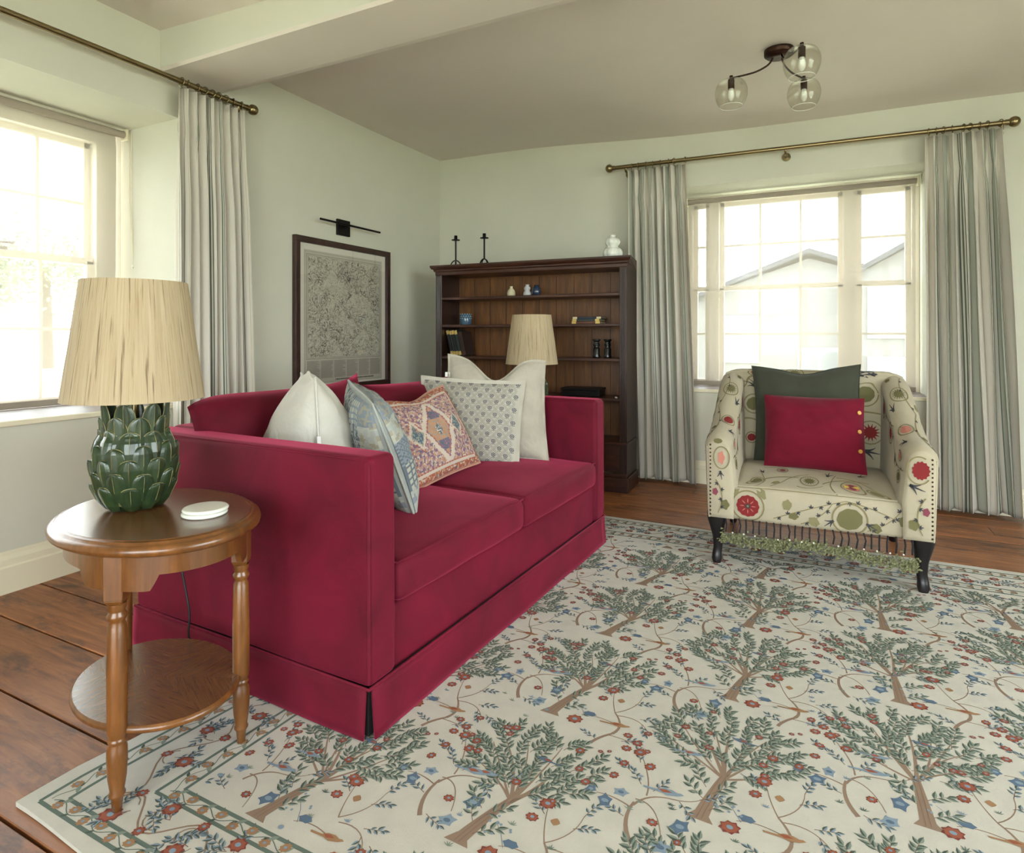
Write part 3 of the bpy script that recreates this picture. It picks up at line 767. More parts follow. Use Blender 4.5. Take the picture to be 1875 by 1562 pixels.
# block print cushion: diagonal lattice with little flowers
bp_ink = flat('ink_grey_blue', (74,78,88)); bp_soft = flat('ink_soft', (112,112,108))
Pb = Pat(); W_, H_ = .50, .46
def uvp(x, y): return (x/(W_/2), y/(H_/2))
def seg(P, x0, y0, x1, y1, w, mt, lay=1, lim=.97, parts=3):
    pts = [(x0+(x1-x0)*i/parts, y0+(y1-y0)*i/parts) for i in range(parts+1)]
    if all(abs(a/(W_/2)) < lim and abs(b/(H_/2)) < lim for a, b in pts):
        dx, dy = x1-x0, y1-y0; l = hypot(dx, dy)
        L = [(a-dy/l*w/2, b+dx/l*w/2) for a, b in pts]; Q = [(a+dy/l*w/2, b-dx/l*w/2) for a, b in pts]
        P.items.append(([uvp(*q) for q in L]+[uvp(*q) for q in Q[::-1]], mt, lay, True))
def pblob(P, x, y, r, mt, n=8, lay=2, ry=None, lim=.97):
    if abs(x/(W_/2)) < lim and abs(y/(H_/2)) < lim:
        P.poly([uvp(x+r*cos(2*pi*i/n), y+(ry or r)*sin(2*pi*i/n)) for i in range(n)], mt, lay)
cxs, cys = .058, .072
for i in range(-6, 7):
    for j in range(-6, 7):
        x, y = i*cxs+(cxs/2 if j % 2 else 0), j*cys/2*1.0
        # flower in the middle of each diamond
        for k in range(8): pblob(Pb, x+.0085*cos(k*pi/4), y+.006+.0085*sin(k*pi/4), .0031, bp_ink, 6)
        pblob(Pb, x, y+.006, .0038, bp_ink, 6)
        seg(Pb, x, y-.002, x, y-.014, .0018, bp_ink, parts=1)
        for s in (-1, 1): Pb_l = pblob(Pb, x+s*.006, y-.009, .0045, bp_soft, 6, ry=.0022)
        # diamond lattice in three thin lines
        for dx, dy in ((cxs/2, cys/2), (-cxs/2, cys/2)):
            for o in (-.0048, 0, .0048):
                l = hypot(dx, dy); nx, ny = -dy/l*o, dx/l*o
                bx, by = x, y-cys/2
                seg(Pb, bx+nx, by+ny, bx+dx+nx, by+dy+ny, .0011, bp_soft)
        for s in (-1, 1):
            for q in (.3, .5, .7):
                bx, by = x+s*cxs/2*q, y-cys/2+cys/2*q
                seg(Pb, bx-s*.005, by+.005, bx+s*.005, by-.005, .0010, bp_soft, parts=1)
blk = fabric('block_print_cotton', (178,173,160), .04, 700, .4)
def rbox(m, x0, y0, z0, x1, y1, z1, r=.03, mt=None, n=8, deform=None):
    """soft cornered block; deform(u,v,w,p) moves points (u,v,w in -1..1)"""
    def samples(a, b):
        L = b-a; rr_ = min(r, L/2*.98)
        s = [0, rr_*.12, rr_*.35, rr_*.65, rr_]; k = [rr_+(L-2*rr_)*i/n for i in range(1, n)]
        return [a+q for q in s+k]+[b-q for q in s[::-1]]
    X, Y, Z = samples(x0, x1), samples(y0, y1), samples(z0, z1)
    def fix(p):
        q = [min(max(p[0], x0+r), x1-r), min(max(p[1], y0+r), y1-r), min(max(p[2], z0+r), z1-r)]
        for i, (a, b) in enumerate(((x0, x1), (y0, y1), (z0, z1))):
            if b-a < 2*r: q[i] = (a+b)/2
        d = Vector(p)-Vector(q)
        if d.length > 1e-9: p2 = Vector(q)+d.normalized()*r if d.length > 1e-9 else Vector(p)
        else: p2 = Vector(p)
        u = [(2*p2[i]-(a+b))/(b-a) for i, (a, b) in enumerate(((x0, x1), (y0, y1), (z0, z1)))]
        if deform: p2 = deform(u[0], u[1], u[2], p2)
        return tuple(p2)
    def face(A, B, mk, flip):
        vs = [fix(mk(a, b)) for b in B for a in A]; na = len(A); fs = []
        for j in range(len(B)-1):
            for i in range(na-1):
                q = (j*na+i, j*na+i+1, (j+1)*na+i+1, (j+1)*na+i); fs.append(q[::-1] if flip else q)
        m.add(vs, fs, mt, smooth=True)
    face(X, Y, lambda a, b: (a, b, z1), False); face(X, Y, lambda a, b: (a, b, z0), True)
    face(X, Z, lambda a, b: (a, y0, b), False); face(X, Z, lambda a, b: (a, y1, b), True)
    face(Y, Z, lambda a, b: (x1, a, b), False); face(Y, Z, lambda a, b: (x0, a, b), True)

# ================================================================ sofa
sofa = empty('sofa', (-1.035, 1.24, .0), R(-2.0), 'crimson velvet skirted sofa with two seat cushions standing on the rug', 'sofa')
D, L, AT, AH = 1.03, 1.735, .112, .735
def wob(u, v, w, p): return p+Vector((0, .003*sin(p.x*9+p.z*5), 0))
for k, (y0, y1) in enumerate(((0, AT), (L-AT, L))):
    m = MB(); rbox(m, -D, y0, .135, 0, y1, AH, .022, None, 10, wob); m.build('arm', M['velvet'], sofa, weld=True)
m = MB(); rbox(m, -D, AT-.005, .135, -.80, L-AT+.005, AH+.0, .03, None, 12); m.build('back', M['velvet'], sofa, weld=True)
m = MB(); rbox(m, -.85, AT-.01, .12, -.018, L-AT+.01, .31, .012, None, 8); m.build('seat_base', M['velvet'], sofa, weld=True)
# skirt with kick pleats at the corners
m = MB(); s0 = .012
def skirt_panel(a, b, nx, ny):
    def fn(u, v):
        x = a[0]+(b[0]-a[0])*u; y = a[1]+(b[1]-a[1])*u; z = .012+.128*(1-v); o = s0*v*.9+.0015*sin(u*17)*v+.003
        return (x+nx*o, y+ny*o, z)
    m.grid(fn, 30, 5)
g_ = .010
skirt_panel((-D-.002, -.002), (.002-g_, -.002), 0, -1); skirt_panel((.002, -.002+g_), (.002, L+.002-g_), 1, 0)
skirt_panel((.002-g_, L+.002), (-D, L+.002), 0, 1); skirt_panel((-D-.002, L), (-D-.002, 0), -1, 0)
sk = m.build('skirt', M['velvet'], sofa); q = sk.modifiers.new('t', 'SOLIDIFY'); q.thickness = .006; q.offset = 1
m = MB(); m.box(-D+.01, .008, .012, -.008, L-.008, .135); m.build('inner_base', M['gap'], sofa)
m = MB(); m.tube([(-D, -.003, .14), (.002, -.003, .14), (.002, L+.003, .14), (-D, L+.003, .14)], .0045, 8); m.build('piping', M['velvet'], sofa)
for y in (0.004, L-.004):
    m = MB(); m.tube([(-D+.01, y, AH-.006), (-.016, y, AH-.006), (-.004, y, AH-.02), (-.003, y, .15)], .0035, 6); m.build('piping', M['velvet'], sofa)
mid = L/2
for y0, y1, s in ((AT+.002, mid-.002, 1), (mid+.002, L-AT-.002, 2)):
    def crown(u, v, w, p, s=s):
        e = (1-u*u)*(1-v*v)
        q = Vector(p); q.z += .028*e*(1 if w > 0 else .0)
        if u > .5: q.x += .016*(1-v*v)*(1-w*w)
        q.z += .004*noise.noise(Vector((q.x*5, q.y*5, s)))
        if w > .5: q.z -= .006*exp(-((u-1)**2)*40)*0
        return q
    m = MB(); rbox(m, -.80, y0, .312, .006, y1, .432, .032, None, 14, crown); cu = m.build('seat_cushion', M['velvet'], sofa, weld=True)
    m = MB()
    pts = [(-.02+.016, y0+.004+(y1-y0-.008)*i/20, .427) for i in range(21)]
    m.tube([(-.75, y0+.005, .424)]+[(x, y, z) for x, y, z in pts]+[(-.75, y1-.005, .424)], .0028, 6); m.build('seam', M['velvet'], cu)
def soft_back(y0, y1, z0, z1, lean, seed, pk=(0, 0)):
    m = MB(); W = y1-y0; H = z1-z0; T = .20
    def f(u, v, side):
        e = max(0, 1-abs(u)**3)*max(0, 1-abs(v)**3); t = T/2*e**.45
        y = (y0+y1)/2+W/2*u*(1-.05*(1-v*v)); z = z0+H/2*(1+v*(1-.06*(1-u*u)))
        if v > 0: z += pk[0]*max(0, -u)**6*v+pk[1]*max(0, u)**6*v
        n = noise.noise(Vector((u*2+seed, v*2, side)))*.012*min(1, e*3)
        x = -.66-.085-(z-z0)*math.tan(R(lean))+side*(t+n)
        return (x, y, z)
    m.grid(lambda a, b: f(a*2-1, b*2-1, 1), 30, 24); m.grid(lambda a, b: f(a*2-1, b*2-1, -1), 30, 24, flip=True)
    m.build('back_cushion', M['velvet'], sofa, weld=True)
soft_back(AT-.06, mid+.0, .44, .855, 13, 2, (-.04, .03)); soft_back(mid+.01, L-AT+.01, .44, .83, 13, 5, (.0, .01))

# ---- scatter cushions on the sofa
def swing_tag(root, surf, xa, up, nrm):
    p = surf(-1, .50, 0)-xa*.010; q = p-up*.075-xa*.006; m = MB()
    m.tube([p+up*.02, p-up*.03, q], .0012, 5); e = nrm*.006
    a = [q-e, q+e, q+e-up*.075-xa*.004, q-e-up*.075-xa*.004]; b = [w-xa*.003 for w in a]
    m.add(a+b, [(0,1,2,3), (7,6,5,4), (0,4,5,1), (1,5,6,2), (2,6,7,3), (3,7,4,0)]); m.build('swing_tag', mat('white_card', (215,215,212), .6), root)
SZ = .452
pillow('scatter_cushion', 'plain white linen cushion with a swing tag squashed against the near arm of the sofa', 'cushion', .47, .47, .24, linen_w,
       (-1.44, 1.50, SZ-.01), (-1.80, 1.76, SZ-.01), 2, roll=0, pinch=.10, sharp=.55, seed=3, tmod=lambda u, v: 1.28-.42*v-.35*max(0, v)**3, group='cushions on the sofa',
       droop=lambda u, v, x, y: (x*(1-.36*max(0, (v+1)/2)**1.5)-.02*v, y+.035*exp(-(u+.1)**2*8)*max(0, v)), seam=linen_w,
       extra=lambda root, s, f, xa, up, n: swing_tag(root, s, xa, up, n))
# patchwork cushion
pw = [flat('patch_blue', (124,132,140)), flat('patch_pale', (156,160,156)), flat('patch_ink', (98,106,114)), flat('patch_cream', (166,166,154)), flat('patch_ochre', (148,144,128))]
def cells(P, nu, nv, colf, lim=.985, lay=1):
    for i in range(nu):
        for j in range(nv):
            u0, u1 = -lim+2*lim*i/nu, -lim+2*lim*(i+1)/nu; v0, v1 = -lim+2*lim*j/nv, -lim+2*lim*(j+1)/nv
            c_ = colf((u0+u1)/2, (v0+v1)/2, i, j)
            if c_ is not None: P.poly([(u0, v0), (u1, v0), (u1, v1), (u0, v1)], c_, lay)
Pp = Pat(); rr = random.Random(9)
pk_ = [[(rr.randrange(4), rr.choice([0, 1, 3, 1]), rr.choice([2, 0, 2, 4])) for _ in range(6)] for _ in range(6)]
def patchcol(u, v, i, j):
    a, b = int((u+1)/2*4.999), int((v+1)/2*4.999); kind, c1, c2 = pk_[a][b]
    if c1 == c2: c1 = 3
    if kind == 0: return pw[c2] if (i % 3 == 0 or j % 3 == 0) else pw[c1]
    if kind == 1: return pw[c2] if noise.noise(Vector((i*.55, j*.55, a*7+b))) > .04 else pw[c1]
    if kind == 2: return pw[c2] if ((i+j) % 4 == 0 or (i-j) % 4 == 0) else pw[c1]
    q = noise.noise(Vector((i*.3, j*.3, a*5+b*3))); return pw[c2] if q > .15 else (pw[3] if q > -.05 else pw[c1])
cells(Pp, 64, 64, patchcol)
patch = fabric('patchwork_cotton', (152,156,153), .15, 500, .5)
pipe_g = fabric('grey_piping', (158,162,156), .05, 500, .3)
pillow('scatter_cushion', 'blue grey patchwork cushion with piped edge at the near end of the sofa seat', 'cushion', .46, .44, .19, patch,
       (-1.60, 2.00, SZ), (-1.215, 1.69, SZ-.012), -19, roll=-3, pinch=.07, seed=7, both=True, group='cushions on the sofa', pat=Pp, seam=pipe_g, sharp=.5,
       droop=lambda u, v, x, y: (x*(1-.18*max(0, v)**2)-.02*v, y-.03*max(0, v)*max(0, u)**2))
# kilim cushion
kl = dict(r=flat('kilim_rust', (156,92,76)), p=flat('kilim_pink', (166,134,126)), c=flat('kilim_cream', (186,173,160)), b=flat('kilim_blue', (84,100,112)), v=flat('kilim_violet', (124,98,116)), o=flat('kilim_ochre', (170,130,98)), g=flat('kilim_grey', (136,138,130)))
Pk = Pat(); rr = random.Random(13)
def kcol(u, v, i, j):
    n1 = noise.noise(Vector((i*.42, j*.42, 3))); n2 = noise.noise(Vector((i*.8, j*.8, 9)))
    au, av = abs(u), abs(v)
    if au > .86 or av > .84: return kl['o'] if n2 > .22 else (kl['c'] if n2 < -.28 else (kl['b'] if n1 > .38 else kl['r']))
    if au > .815 or av > .79: return kl['c']
    if au > .79 or av > .76: return kl['r'] if (i+j) % 3 else kl['p']
    d = au/.40+av/.80
    if d < 1:
        if d > .86: return kl['c']
        if d > .78: return kl['v'] if n2 > 0 else kl['r']
        if au < .1 and av < .16 and (au*8+av*5) < .9: return kl['b'] if n2 > -.1 else kl['c']
        if abs(av-.38) < .12 and au < .14: return kl['b'] if n2 > 0 else kl['v']
        return kl['o'] if n2 > -.05 else (kl['p'] if n1 > 0 else kl['g'])
    e = abs(au-.56)/.20+av/.36
    if e < 1: return kl['c'] if e > .72 else (kl['b'] if (e < .62 and (n2 > -.12)) else kl['g'])
    if e < 1.12 and n2 > 0: return kl['r']
    if 1 <= d < 1.12: return kl['c']
    if n1 > .16: return kl['v']
    if n2 > .2: return kl['b'] if n1 > 0 else kl['o']
    return kl['c'] if n2 < -.2 else kl['p']
cells(Pk, 84, 66, kcol, .965)
kb = fabric('kilim_weave', (188,132,112), .25, 420, .7, scale=30)
Pk.items = [it for it in Pk.items if all(abs(a) < .97 and abs(b) < .97 for a, b in it[0])]
pillow('scatter_cushion', 'rust and cream kilim patterned cushion lying back in the middle of the sofa', 'cushion', .50, .40, .15, kb,
       (-1.43, 1.95, SZ-.01), (-1.385, 2.43, SZ+.005), 30, roll=3, pinch=.05, seed=2, group='cushions on the sofa', pat=Pk, dent=.03, seam=fabric('kilim_edge', (190,140,118), .1, 500, .3))
# block print cushion
pillow('scatter_cushion', 'cream cushion block printed with grey flowers in a diamond lattice', 'cushion', W_, .405, .15, blk,
       (-1.76, 2.43, SZ-.015), (-1.27, 2.585, SZ-.018), 16, roll=-2, pinch=.045, seed=6, group='cushions on the sofa', pat=Pb, flange=.018, dent=.0)
# plain linen cushion at the back
pillow('scatter_cushion', 'plain oatmeal linen cushion with a dented top in the far corner of the sofa', 'cushion', .51, .51, .16, linen,
       (-1.68, 2.575, SZ-.005), (-1.20, 2.735, SZ-.01), 11, roll=0, pinch=.06, seed=4, group='cushions on the sofa', dent=.12, flange=.012,
       droop=lambda u, v, x, y: (x*(1-.05*v), y-.03*max(0, u)**3*max(0, v)), extra=lambda root, s, f, xa, up, n: care_tag(root, s, f, xa, up, n, u=-1, v=.62, l=.025))

# ================================================================ armchair
ch = empty('armchair', (-.022, 2.925, 0), R(2.2), 'embroidered cream armchair with dark legs and tassel fringe in front of the window', 'armchair')
crewel = fabric('crewel_linen', (168,158,135), .06, 420, .7, .1)
M['darkwood'] = mat('ebonised_wood', (20,16,17), .3)
em = dict(r=flat('crewel_red', (120,42,42)), o=flat('crewel_olive', (102,98,66)), l=flat('crewel_olive_pale', (124,118,86)), d=flat('crewel_dark', (62,62,64)), v=flat('crewel_vine', (122,112,80)), p=flat('crewel_rose', (178,116,100)), y=flat('crewel_yellow', (204,186,82)), m=flat('crewel_mauve', (122,64,74)))
HW = .435
def round_flower(P, x, y, r, c, kind=0, lay=3):
    P.ring(x, y, r*1.42, r*1.42, .006, em['v'], 34, rr.uniform(0, 6), 12, lay)
    if kind == 0:
        P.blob(x, y, r, r, em[c], 48, .035, 12, 0, lay)
        for k in range(8): P.leaf(x+r*.3*cos(k*pi/4), y+r*.3*sin(k*pi/4), k*pi/4, r*.45, r*.08, em['p'], None, lay+1)
        P.blob(x, y, r*.22, r*.22, em['d'], 10, 0, 1, 0, lay+2); P.blob(x, y, r*.1, r*.1, em['l'], 8, 0, 1, 0, lay+3)
    elif kind == 1:
        P.blob(x, y, r*1.05, r*.95, em[c], 40, .025, 9, .4, lay)
    elif kind == 2:
        P.blob(x, y, r*1.1, r*.8, em['p'], 32, .03, 6, 0, lay); P.poly([(x-r, y-r*.3), (x, y), (x-r, y+r*.4)], em['y'], lay+1); P.poly([(x+r, y-r*.3), (x, y), (x+r, y+r*.4)], em['y'], lay+1)
        P.blob(x, y+r*.3, r*.4, r*.35, em['m'], 10, .1, 3, 0, lay+2); P.blob(x, y-r*.35, r*.45, r*.35, em['m'], 10, .1, 3, 0, lay+2)
    else:
        for k in range(14): P.leaf(x, y, k*2*pi/14, r*1.15, r*.25, em[c], None, lay)
        P.blob(x, y, r*.7, r*.7, em[c], 14, .06, 7, 0, lay)
def spray(P, x, y, a, s, c='d'):
    for k in (-1, 0, 1): P.leaf(x, y, a+k*.75, s*(1 if k else 1.3), s*.42, em[c], None, 3)
def vine(P, pts, w=.007, leafs=0, c='d'):
    P.ribbon(pts, w, w*.7, em['v'], 2)
    for i in range(leafs):
        k = int((i+.5)/leafs*(len(pts)-1)); q = pts[k]; n = pts[min(k+1, len(pts)-1)]; a = atan2(n[1]-q[1], n[0]-q[0])
        spray(P, q[0], q[1], a+(1.3 if i % 2 else -1.3), .014, c)
def claw(P, x, y, a, s):
    for k, l in ((-.5, 1.0), (.1, 1.3), (.6, .9)):
        P.ribbon(bez((x, y), (x+cos(a+k*.4)*s*.5, y+sin(a+k*.4)*s*.5), (x+cos(a+k)*s*l, y+sin(a+k)*s*l), 6), s*.26, .002, em['d'], 3)
# seat profile (y back, z up) swept across x
seatp = [(.012, .222), (.0, .24), (-.004, .30), (.0, .345), (.012, .368), (.04, .383), (.12, .402), (.25, .418), (.40, .418), (.60, .405)]
def interp(tab, t):
    t = min(max(t, 0), 1)*(len(tab)-1); i = min(int(t), len(tab)-2); f = t-i
    p0, p1, p2, p3 = tab[max(i-1, 0)], tab[i], tab[i+1], tab[min(i+2, len(tab)-1)]
    return tuple(.5*((2*b)+(-a+c)*f+(2*a-5*b+4*c-d)*f*f+(-a+3*b-3*c+d)*f**3) for a, b, c, d in zip(p0, p1, p2, p3))
def seat_fn(u, v):   # u -1..1 across, v 0..1 along profile
    y, z = interp(seatp, v); hw = HW if v < .5 else HW-(.115)*min(1, (v-.5)/.12)
    z += (-.012*u*u if v > .45 else 0); y += .014*u*u if v < .5 else .0
    edge = max(0, abs(u)-.93)/.07
    return Vector((u*hw*(1-.0*v), y+.02*edge*edge*(v < .5), z-.012*edge*edge*(v > .35)))
m = MB(); m.grid(lambda a, b: tuple(seat_fn(a*2-1, b)), 44, 46, crewel)
for s in (-1, 1): m.add([(s*HW, .03, .222), (s*HW, .62, .222), (s*HW, .62, .38), (s*HW, .03, .345)], [(0,1,2,3) if s > 0 else (3,2,1,0)], crewel)
m.add([(-HW, .012, .224), (HW, .012, .224), (HW, .62, .224), (-HW, .62, .224)], [(3,2,1,0)], crewel)
def surf_pn(f, a, b, flip=1):
    p = f(a, b); e = 2e-3; du = f(a+e, b)-p; dv = f(a, b+e)-p; n = du.cross(dv)*flip
    if n.length < 1e-12: n = Vector((0,-1,0))
    n.normalize(); return p, n
sw = sum(hypot(seatp[i+1][0]-seatp[i][0], seatp[i+1][1]-seatp[i][1]) for i in range(len(seatp)-1))
# arc length table so that motifs keep their shape
arc = [0]; NS = 120
for i in range(NS):
    a, b = interp(seatp, i/NS), interp(seatp, (i+1)/NS); arc.append(arc[-1]+hypot(b[0]-a[0], b[1]-a[1]))
def v_of(s):
    s = min(max(s, 0), arc[-1]-1e-6)
    for i in range(NS):
        if arc[i+1] >= s: return (i+(s-arc[i])/max(1e-9, arc[i+1]-arc[i]))/NS
    return 1
seat_pn = lambda x, s: surf_pn(seat_fn, x/HW, v_of(s))
rr = random.Random(21)
Ps = Pat()      # x in metres, s = distance up from the bottom front edge
round_flower(Ps, -.265, .072, .047, 'r'); round_flower(Ps, .135, .062, .046, 'o', 1)
for x0 in (-.265,): Ps.blob(x0-.055, .135, .016, .03, em['l'], 10, .15, 4, -.6, 3); Ps.blob(x0+.055, .135, .016, .03, em['l'], 10, .15, 4, .6, 3)
vine(Ps, bez((-.16, .03), (.0, .10), (.12, .135), 16), .004, 7); vine(Ps, bez((.12, .135), (.25, .12), (.40, .02), 18), .004, 8)
for x, y in ((-.105, .095), (-.40, .07), (.0, .035), (.33, .075), (.23, .035), (.39, .05)): Ps.blob(x, y, .023, .019, em[rr.choice('ol')], 12, .12, 5, rr.uniform(0, 3), 3)
for s in (-1, 1): claw(Ps, .135+s*.06, .05, -pi/2+s*1.0, .035)
vine(Ps, [(-.425, .158), (-.3, .162), (-.1, .158), (.1, .155), (.25, .156), (.425, .158)], .005)
round_flower(Ps, -.02, .26, .035, 'o', 3); round_flower(Ps, .20, .235, .038, 'p', 2); round_flower(Ps, -.17, .38, .022, 'm', 3); round_flower(Ps, .02, .47, .02, 'm', 3)
vine(Ps, bez((-.25, .165), (-.27, .25), (-.30, .36), 8), .006); vine(Ps, bez((-.27, .25), (-.2, .30), (-.08, .29), 8), .008); vine(Ps, bez((.09, .16), (.08, .26), (.13, .36), 8), .006); vine(Ps, bez((.13, .33), (.25, .34), (.32, .22), 8), .006); vine(Ps, bez((-.28, .42), (-.1, .46), (.05, .40), 8), .005)
claw(Ps, .25, .38, .4, .05); claw(Ps, -.28, .33, 2.0, .04)
vine(Ps, bez((-.08, .20), (-.02, .17), (.05, .22), 8), .004); vine(Ps, bez((.05, .24), (.15, .33), (.30, .30), 10), .007); vine(Ps, bez((-.20, .165), (-.15, .3), (-.02, .34), 10), .006); round_flower(Ps, -.31, .23, .026, 'o', 1); round_flower(Ps, .29, .20, .02, 'l', 1); claw(Ps, .08, .33, 1.2, .05); Ps.blob(-.20, .22, .02, .015, em['l'], 24, .12, 5); vine(Ps, bez((-.05, .02), (.03, .05), (.07, .12), 8), .004, 3); vine(Ps, bez((.20, .02), (.28, .05), (.33, .13), 8), .004, 4); Ps.blob(-.08, .05, .02, .015, em['o'], 24, .12, 5)
Ps.stamp(m, seat_pn, .0006)
seat = m.build('seat', None, ch)
# back rest
def back_fn(u, v):
    # u -1..1, v 0..1 : front from the seat up, over the top and down behind
    tab = [(.56, .36), (.575, .50), (.60, .64), (.625, .76), (.645, .825), (.665, .862), (.70, .868), (.735, .85), (.75, .78), (.75, .5), (.74, .22)]
    y, z = interp(tab, v); hw = .345 if v < .35 else .345+.075*min(1, (v-.35)/.1)
    z -= .025*max(0, abs(u)-.80)**2/.04*(v > .3)
    y += .012*u*u*(v < .5)
    return Vector((u*hw, y-.018*(1-u*u)*(v < .45), z))
m = MB(); m.grid(lambda a, b: tuple(back_fn(a*2-1, b)), 30, 50, crewel)
for s in (-1, 1):
    vs = [tuple(back_fn(s, i/24)) for i in range(25)]; cen = (s*.40, .69, .55); vs.append(cen)
    m.add(vs, [((i, i+1, 25) if s > 0 else (i+1, i, 25)) for i in range(24)], crewel)
tabb = [interp([(.56, .36), (.575, .50), (.60, .64), (.625, .76), (.645, .825), (.665, .862), (.70, .868), (.735, .85), (.75, .78), (.75, .5), (.74, .22)], i/100) for i in range(101)]
barc = [0]
for a, b in zip(tabb[:-1], tabb[1:]): barc.append(barc[-1]+hypot(b[0]-a[0], b[1]-a[1]))
def bv(s):
    for i in range(100):
        if barc[i+1] >= s: return (i+(s-barc[i])/max(1e-9, barc[i+1]-barc[i]))/100
    return 1
back_pn = lambda x, s: surf_pn(back_fn, x/.345, bv(s))
Pq = Pat()
for x, y, c, k, r in ((-.22, .50, 'r', 3, .02), (-.06, .50, 'o', 3, .025), (.05, .495, 'p', 3, .018), (.25, .40, 'o', 1, .042), (.27, .21, 'r', 3, .04), (-.27, .33, 'o', 1, .036), (-.28, .15, 'r', 1, .02), (.0, .3, 'o', 1, .04), (-.1, .2, 'r', 0, .04)): round_flower(Pq, x, y, r, c, k)
vine(Pq, bez((-.33, .42), (-.25, .52), (-.15, .47), 8)); vine(Pq, bez((-.15, .47), (.0, .54), (.1, .5), 10), .005); vine(Pq, bez((.12, .31), (.25, .32), (.33, .30), 8), .01); vine(Pq, bez((-.34, .24), (-.28, .27), (-.22, .22), 8), .01)
claw(Pq, .16, .50, .3, .07); claw(Pq, .25, .50, 2.6, .06); claw(Pq, -.26, .42, 2.4, .05); claw(Pq, .24, .12, -.3, .06)
Pq.stamp(m, back_pn, .0006); m.build('backrest', None, ch)
# arms: section swept from front to back
hy = [(0, .600), (.06, .612), (.16, .628), (.27, .665), (.38, .72), (.49, .785), (.60, .835), (.70, .855)]
def arm_h(y):
    for (a, ha), (b, hb) in zip(hy[:-1], hy[1:]):
        if y <= b:
            t = (y-a)/(b-a); return ha+(hb-ha)*t
    return hy[-1][1]
def arm_fn(s):
    def f(u, v):   # u 0..1 around section (outer bottom -> top -> inner bottom), v 0..1 front to back
        y = -.006+.72*v; h = arm_h(max(0, y)); r = .060
        flare = .012*(1-v)
        t = u*3
        if t < 1: x = HW+.005+flare*t; z = .225+(h-r-.225)*t
        elif t < 2:
            a = pi*(t-1); x = (HW-.055+flare)+(r+.001)*cos(a); z = h-r+r*sin(a)
        else: x = HW-.115+flare*(3-t)-.012*(t-2); z = (h-r)+(.365-(h-r))*(t-2)
        e = max(0, .05-v)/.05
        x = x+(HW-.055-x)*.16*e*e; z = z-(.012*e*e if t >= 1 and t < 2 else 0)
        return Vector((s*x, y+0*e, z))
    return f
for s in (-1, 1):
    f_ = arm_fn(s); m = MB(); m.grid(lambda a, b: tuple(f_(a, b)), 45, 36, crewel, flip=(s < 0))
    n = 45; vs = [tuple(f_(i/n, 0)) for i in range(n+1)]; cx_ = sum(p[0] for p in vs)/len(vs)
    vs += [(s*(HW-.115+.3*.012), -.006, z) for z in (.33, .29, .25, .225)]+[(s*(HW-.06), -.006, .225)]; K = len(vs)
    cxx, czz = s*(HW-.05), .42
    r1 = [(x+(cxx-x)*.10, -.0135, z+(czz-z)*.04) for x, y, z in vs]; r2 = [(x+(cxx-x)*.25, -.0165, z+(czz-z)*.10) for x, y, z in vs]
    av = vs+r1+r2+[(cxx, -.0175, czz)]; ff = []
    for i in range(K):
        j = (i+1) % K; ff += [(i, K+i, K+j, j), (K+i, 2*K+i, 2*K+j, K+j), (2*K+i, 3*K, 2*K+j)]
    m.add(av, [f if s > 0 else f[::-1] for f in ff], crewel, smooth=True)
    def front_pn(x, z, s=s):
        d = min(1, hypot((x-(s*(HW-.055)))/.062, (z-.44)/.2)); return Vector((x, -.0182, z)), Vector((0, -1, 0))
    Pa = Pat(); xo = s*(HW-.055)
    if s > 0: Pa.blob(xo+.004, .51, .030, .036, em['r'], 40, .09, 13); Pa.ring(xo-.002, .51, .042, .055, .005, em['v'], 30, 1.0, 5.6); claw(Pa, xo-.035, .45, -.5, .045)
    else: Pa.blob(xo+.004, .50, .014, .028, em['p'], 30, .14, 5); Pa.ring(xo+.005, .50, .034, .05, .005, em['v']); claw(Pa, xo, .44, -1.5, .03); Pa.blob(xo-.01, .575, .02, .012, em['o'], 8)
    vine(Pa, bez((xo+.02*s, .40), (xo-.03*s, .33), (xo+.01*s, .25), 10), .005, 4); Pa.blob(xo-.02*s, .29, .018, .022, em['o'], 24, .12, 5); Pa.blob(xo+.022*s, .345, .012, .016, em['m'], 24, .1, 5)
    Pa.stamp(m, front_pn, .0006)
    def side_pn(a, b, s=s, f_=f_):   # a: metres along y, b: metres over the top towards the inside
        u = .36+b*1.3; return surf_pn(f_, u, a/.72, -1 if s > 0 else 1)
    Pa = Pat(); rr = random.Random(31+s)
    round_flower(Pa, .22, .14, .03, 'r' if s < 0 else 'p', 1); round_flower(Pa, .48, .12, .035, 'o', 3); vine(Pa, bez((.04, .05), (.2, .12), (.36, .05), 10), .006, 3); vine(Pa, bez((.36, .05), (.5, .14), (.64, .08), 10), .006, 3)
    claw(Pa, .10, .16, .8, .05); round_flower(Pa, .08, .36, .024, 'o', 1); round_flower(Pa, .33, .26, .028, 'r', 3); vine(Pa, bez((.02, .30), (.2, .36), (.3, .20), 14), .006, 4); vine(Pa, bez((.3, .20), (.45, .30), (.6, .22), 14), .006, 3); round_flower(Pa, .52, .26, .022, 'm', 1); Pa.blob(.14, .06, .022, .016, em['o'], 12, .12, 5); Pa.blob(.42, .03, .02, .015, em['l'], 12, .12, 5); claw(Pa, .30, .0, .3, .05); claw(Pa, .2, .30, 2.0, .04); Pa.blob(.62, .16, .02, .016, em['o'], 12, .12, 5); vine(Pa, bez((.0, -.05), (.2, .02), (.45, -.06), 14), .006, 5); claw(Pa, .38, .17, .2, .05); Pa.blob(.06, .03, .025, .014, em['l'], 10, .1, 4); round_flower(Pa, .10, .25, .02, 'p', 1)
    Pa.items = [(p, a, b, c) for p, a, b, c in Pa.items if all(0 < q[0] < .66 and -.2 < q[1] < .44 for q in p)]
    sp = Pa
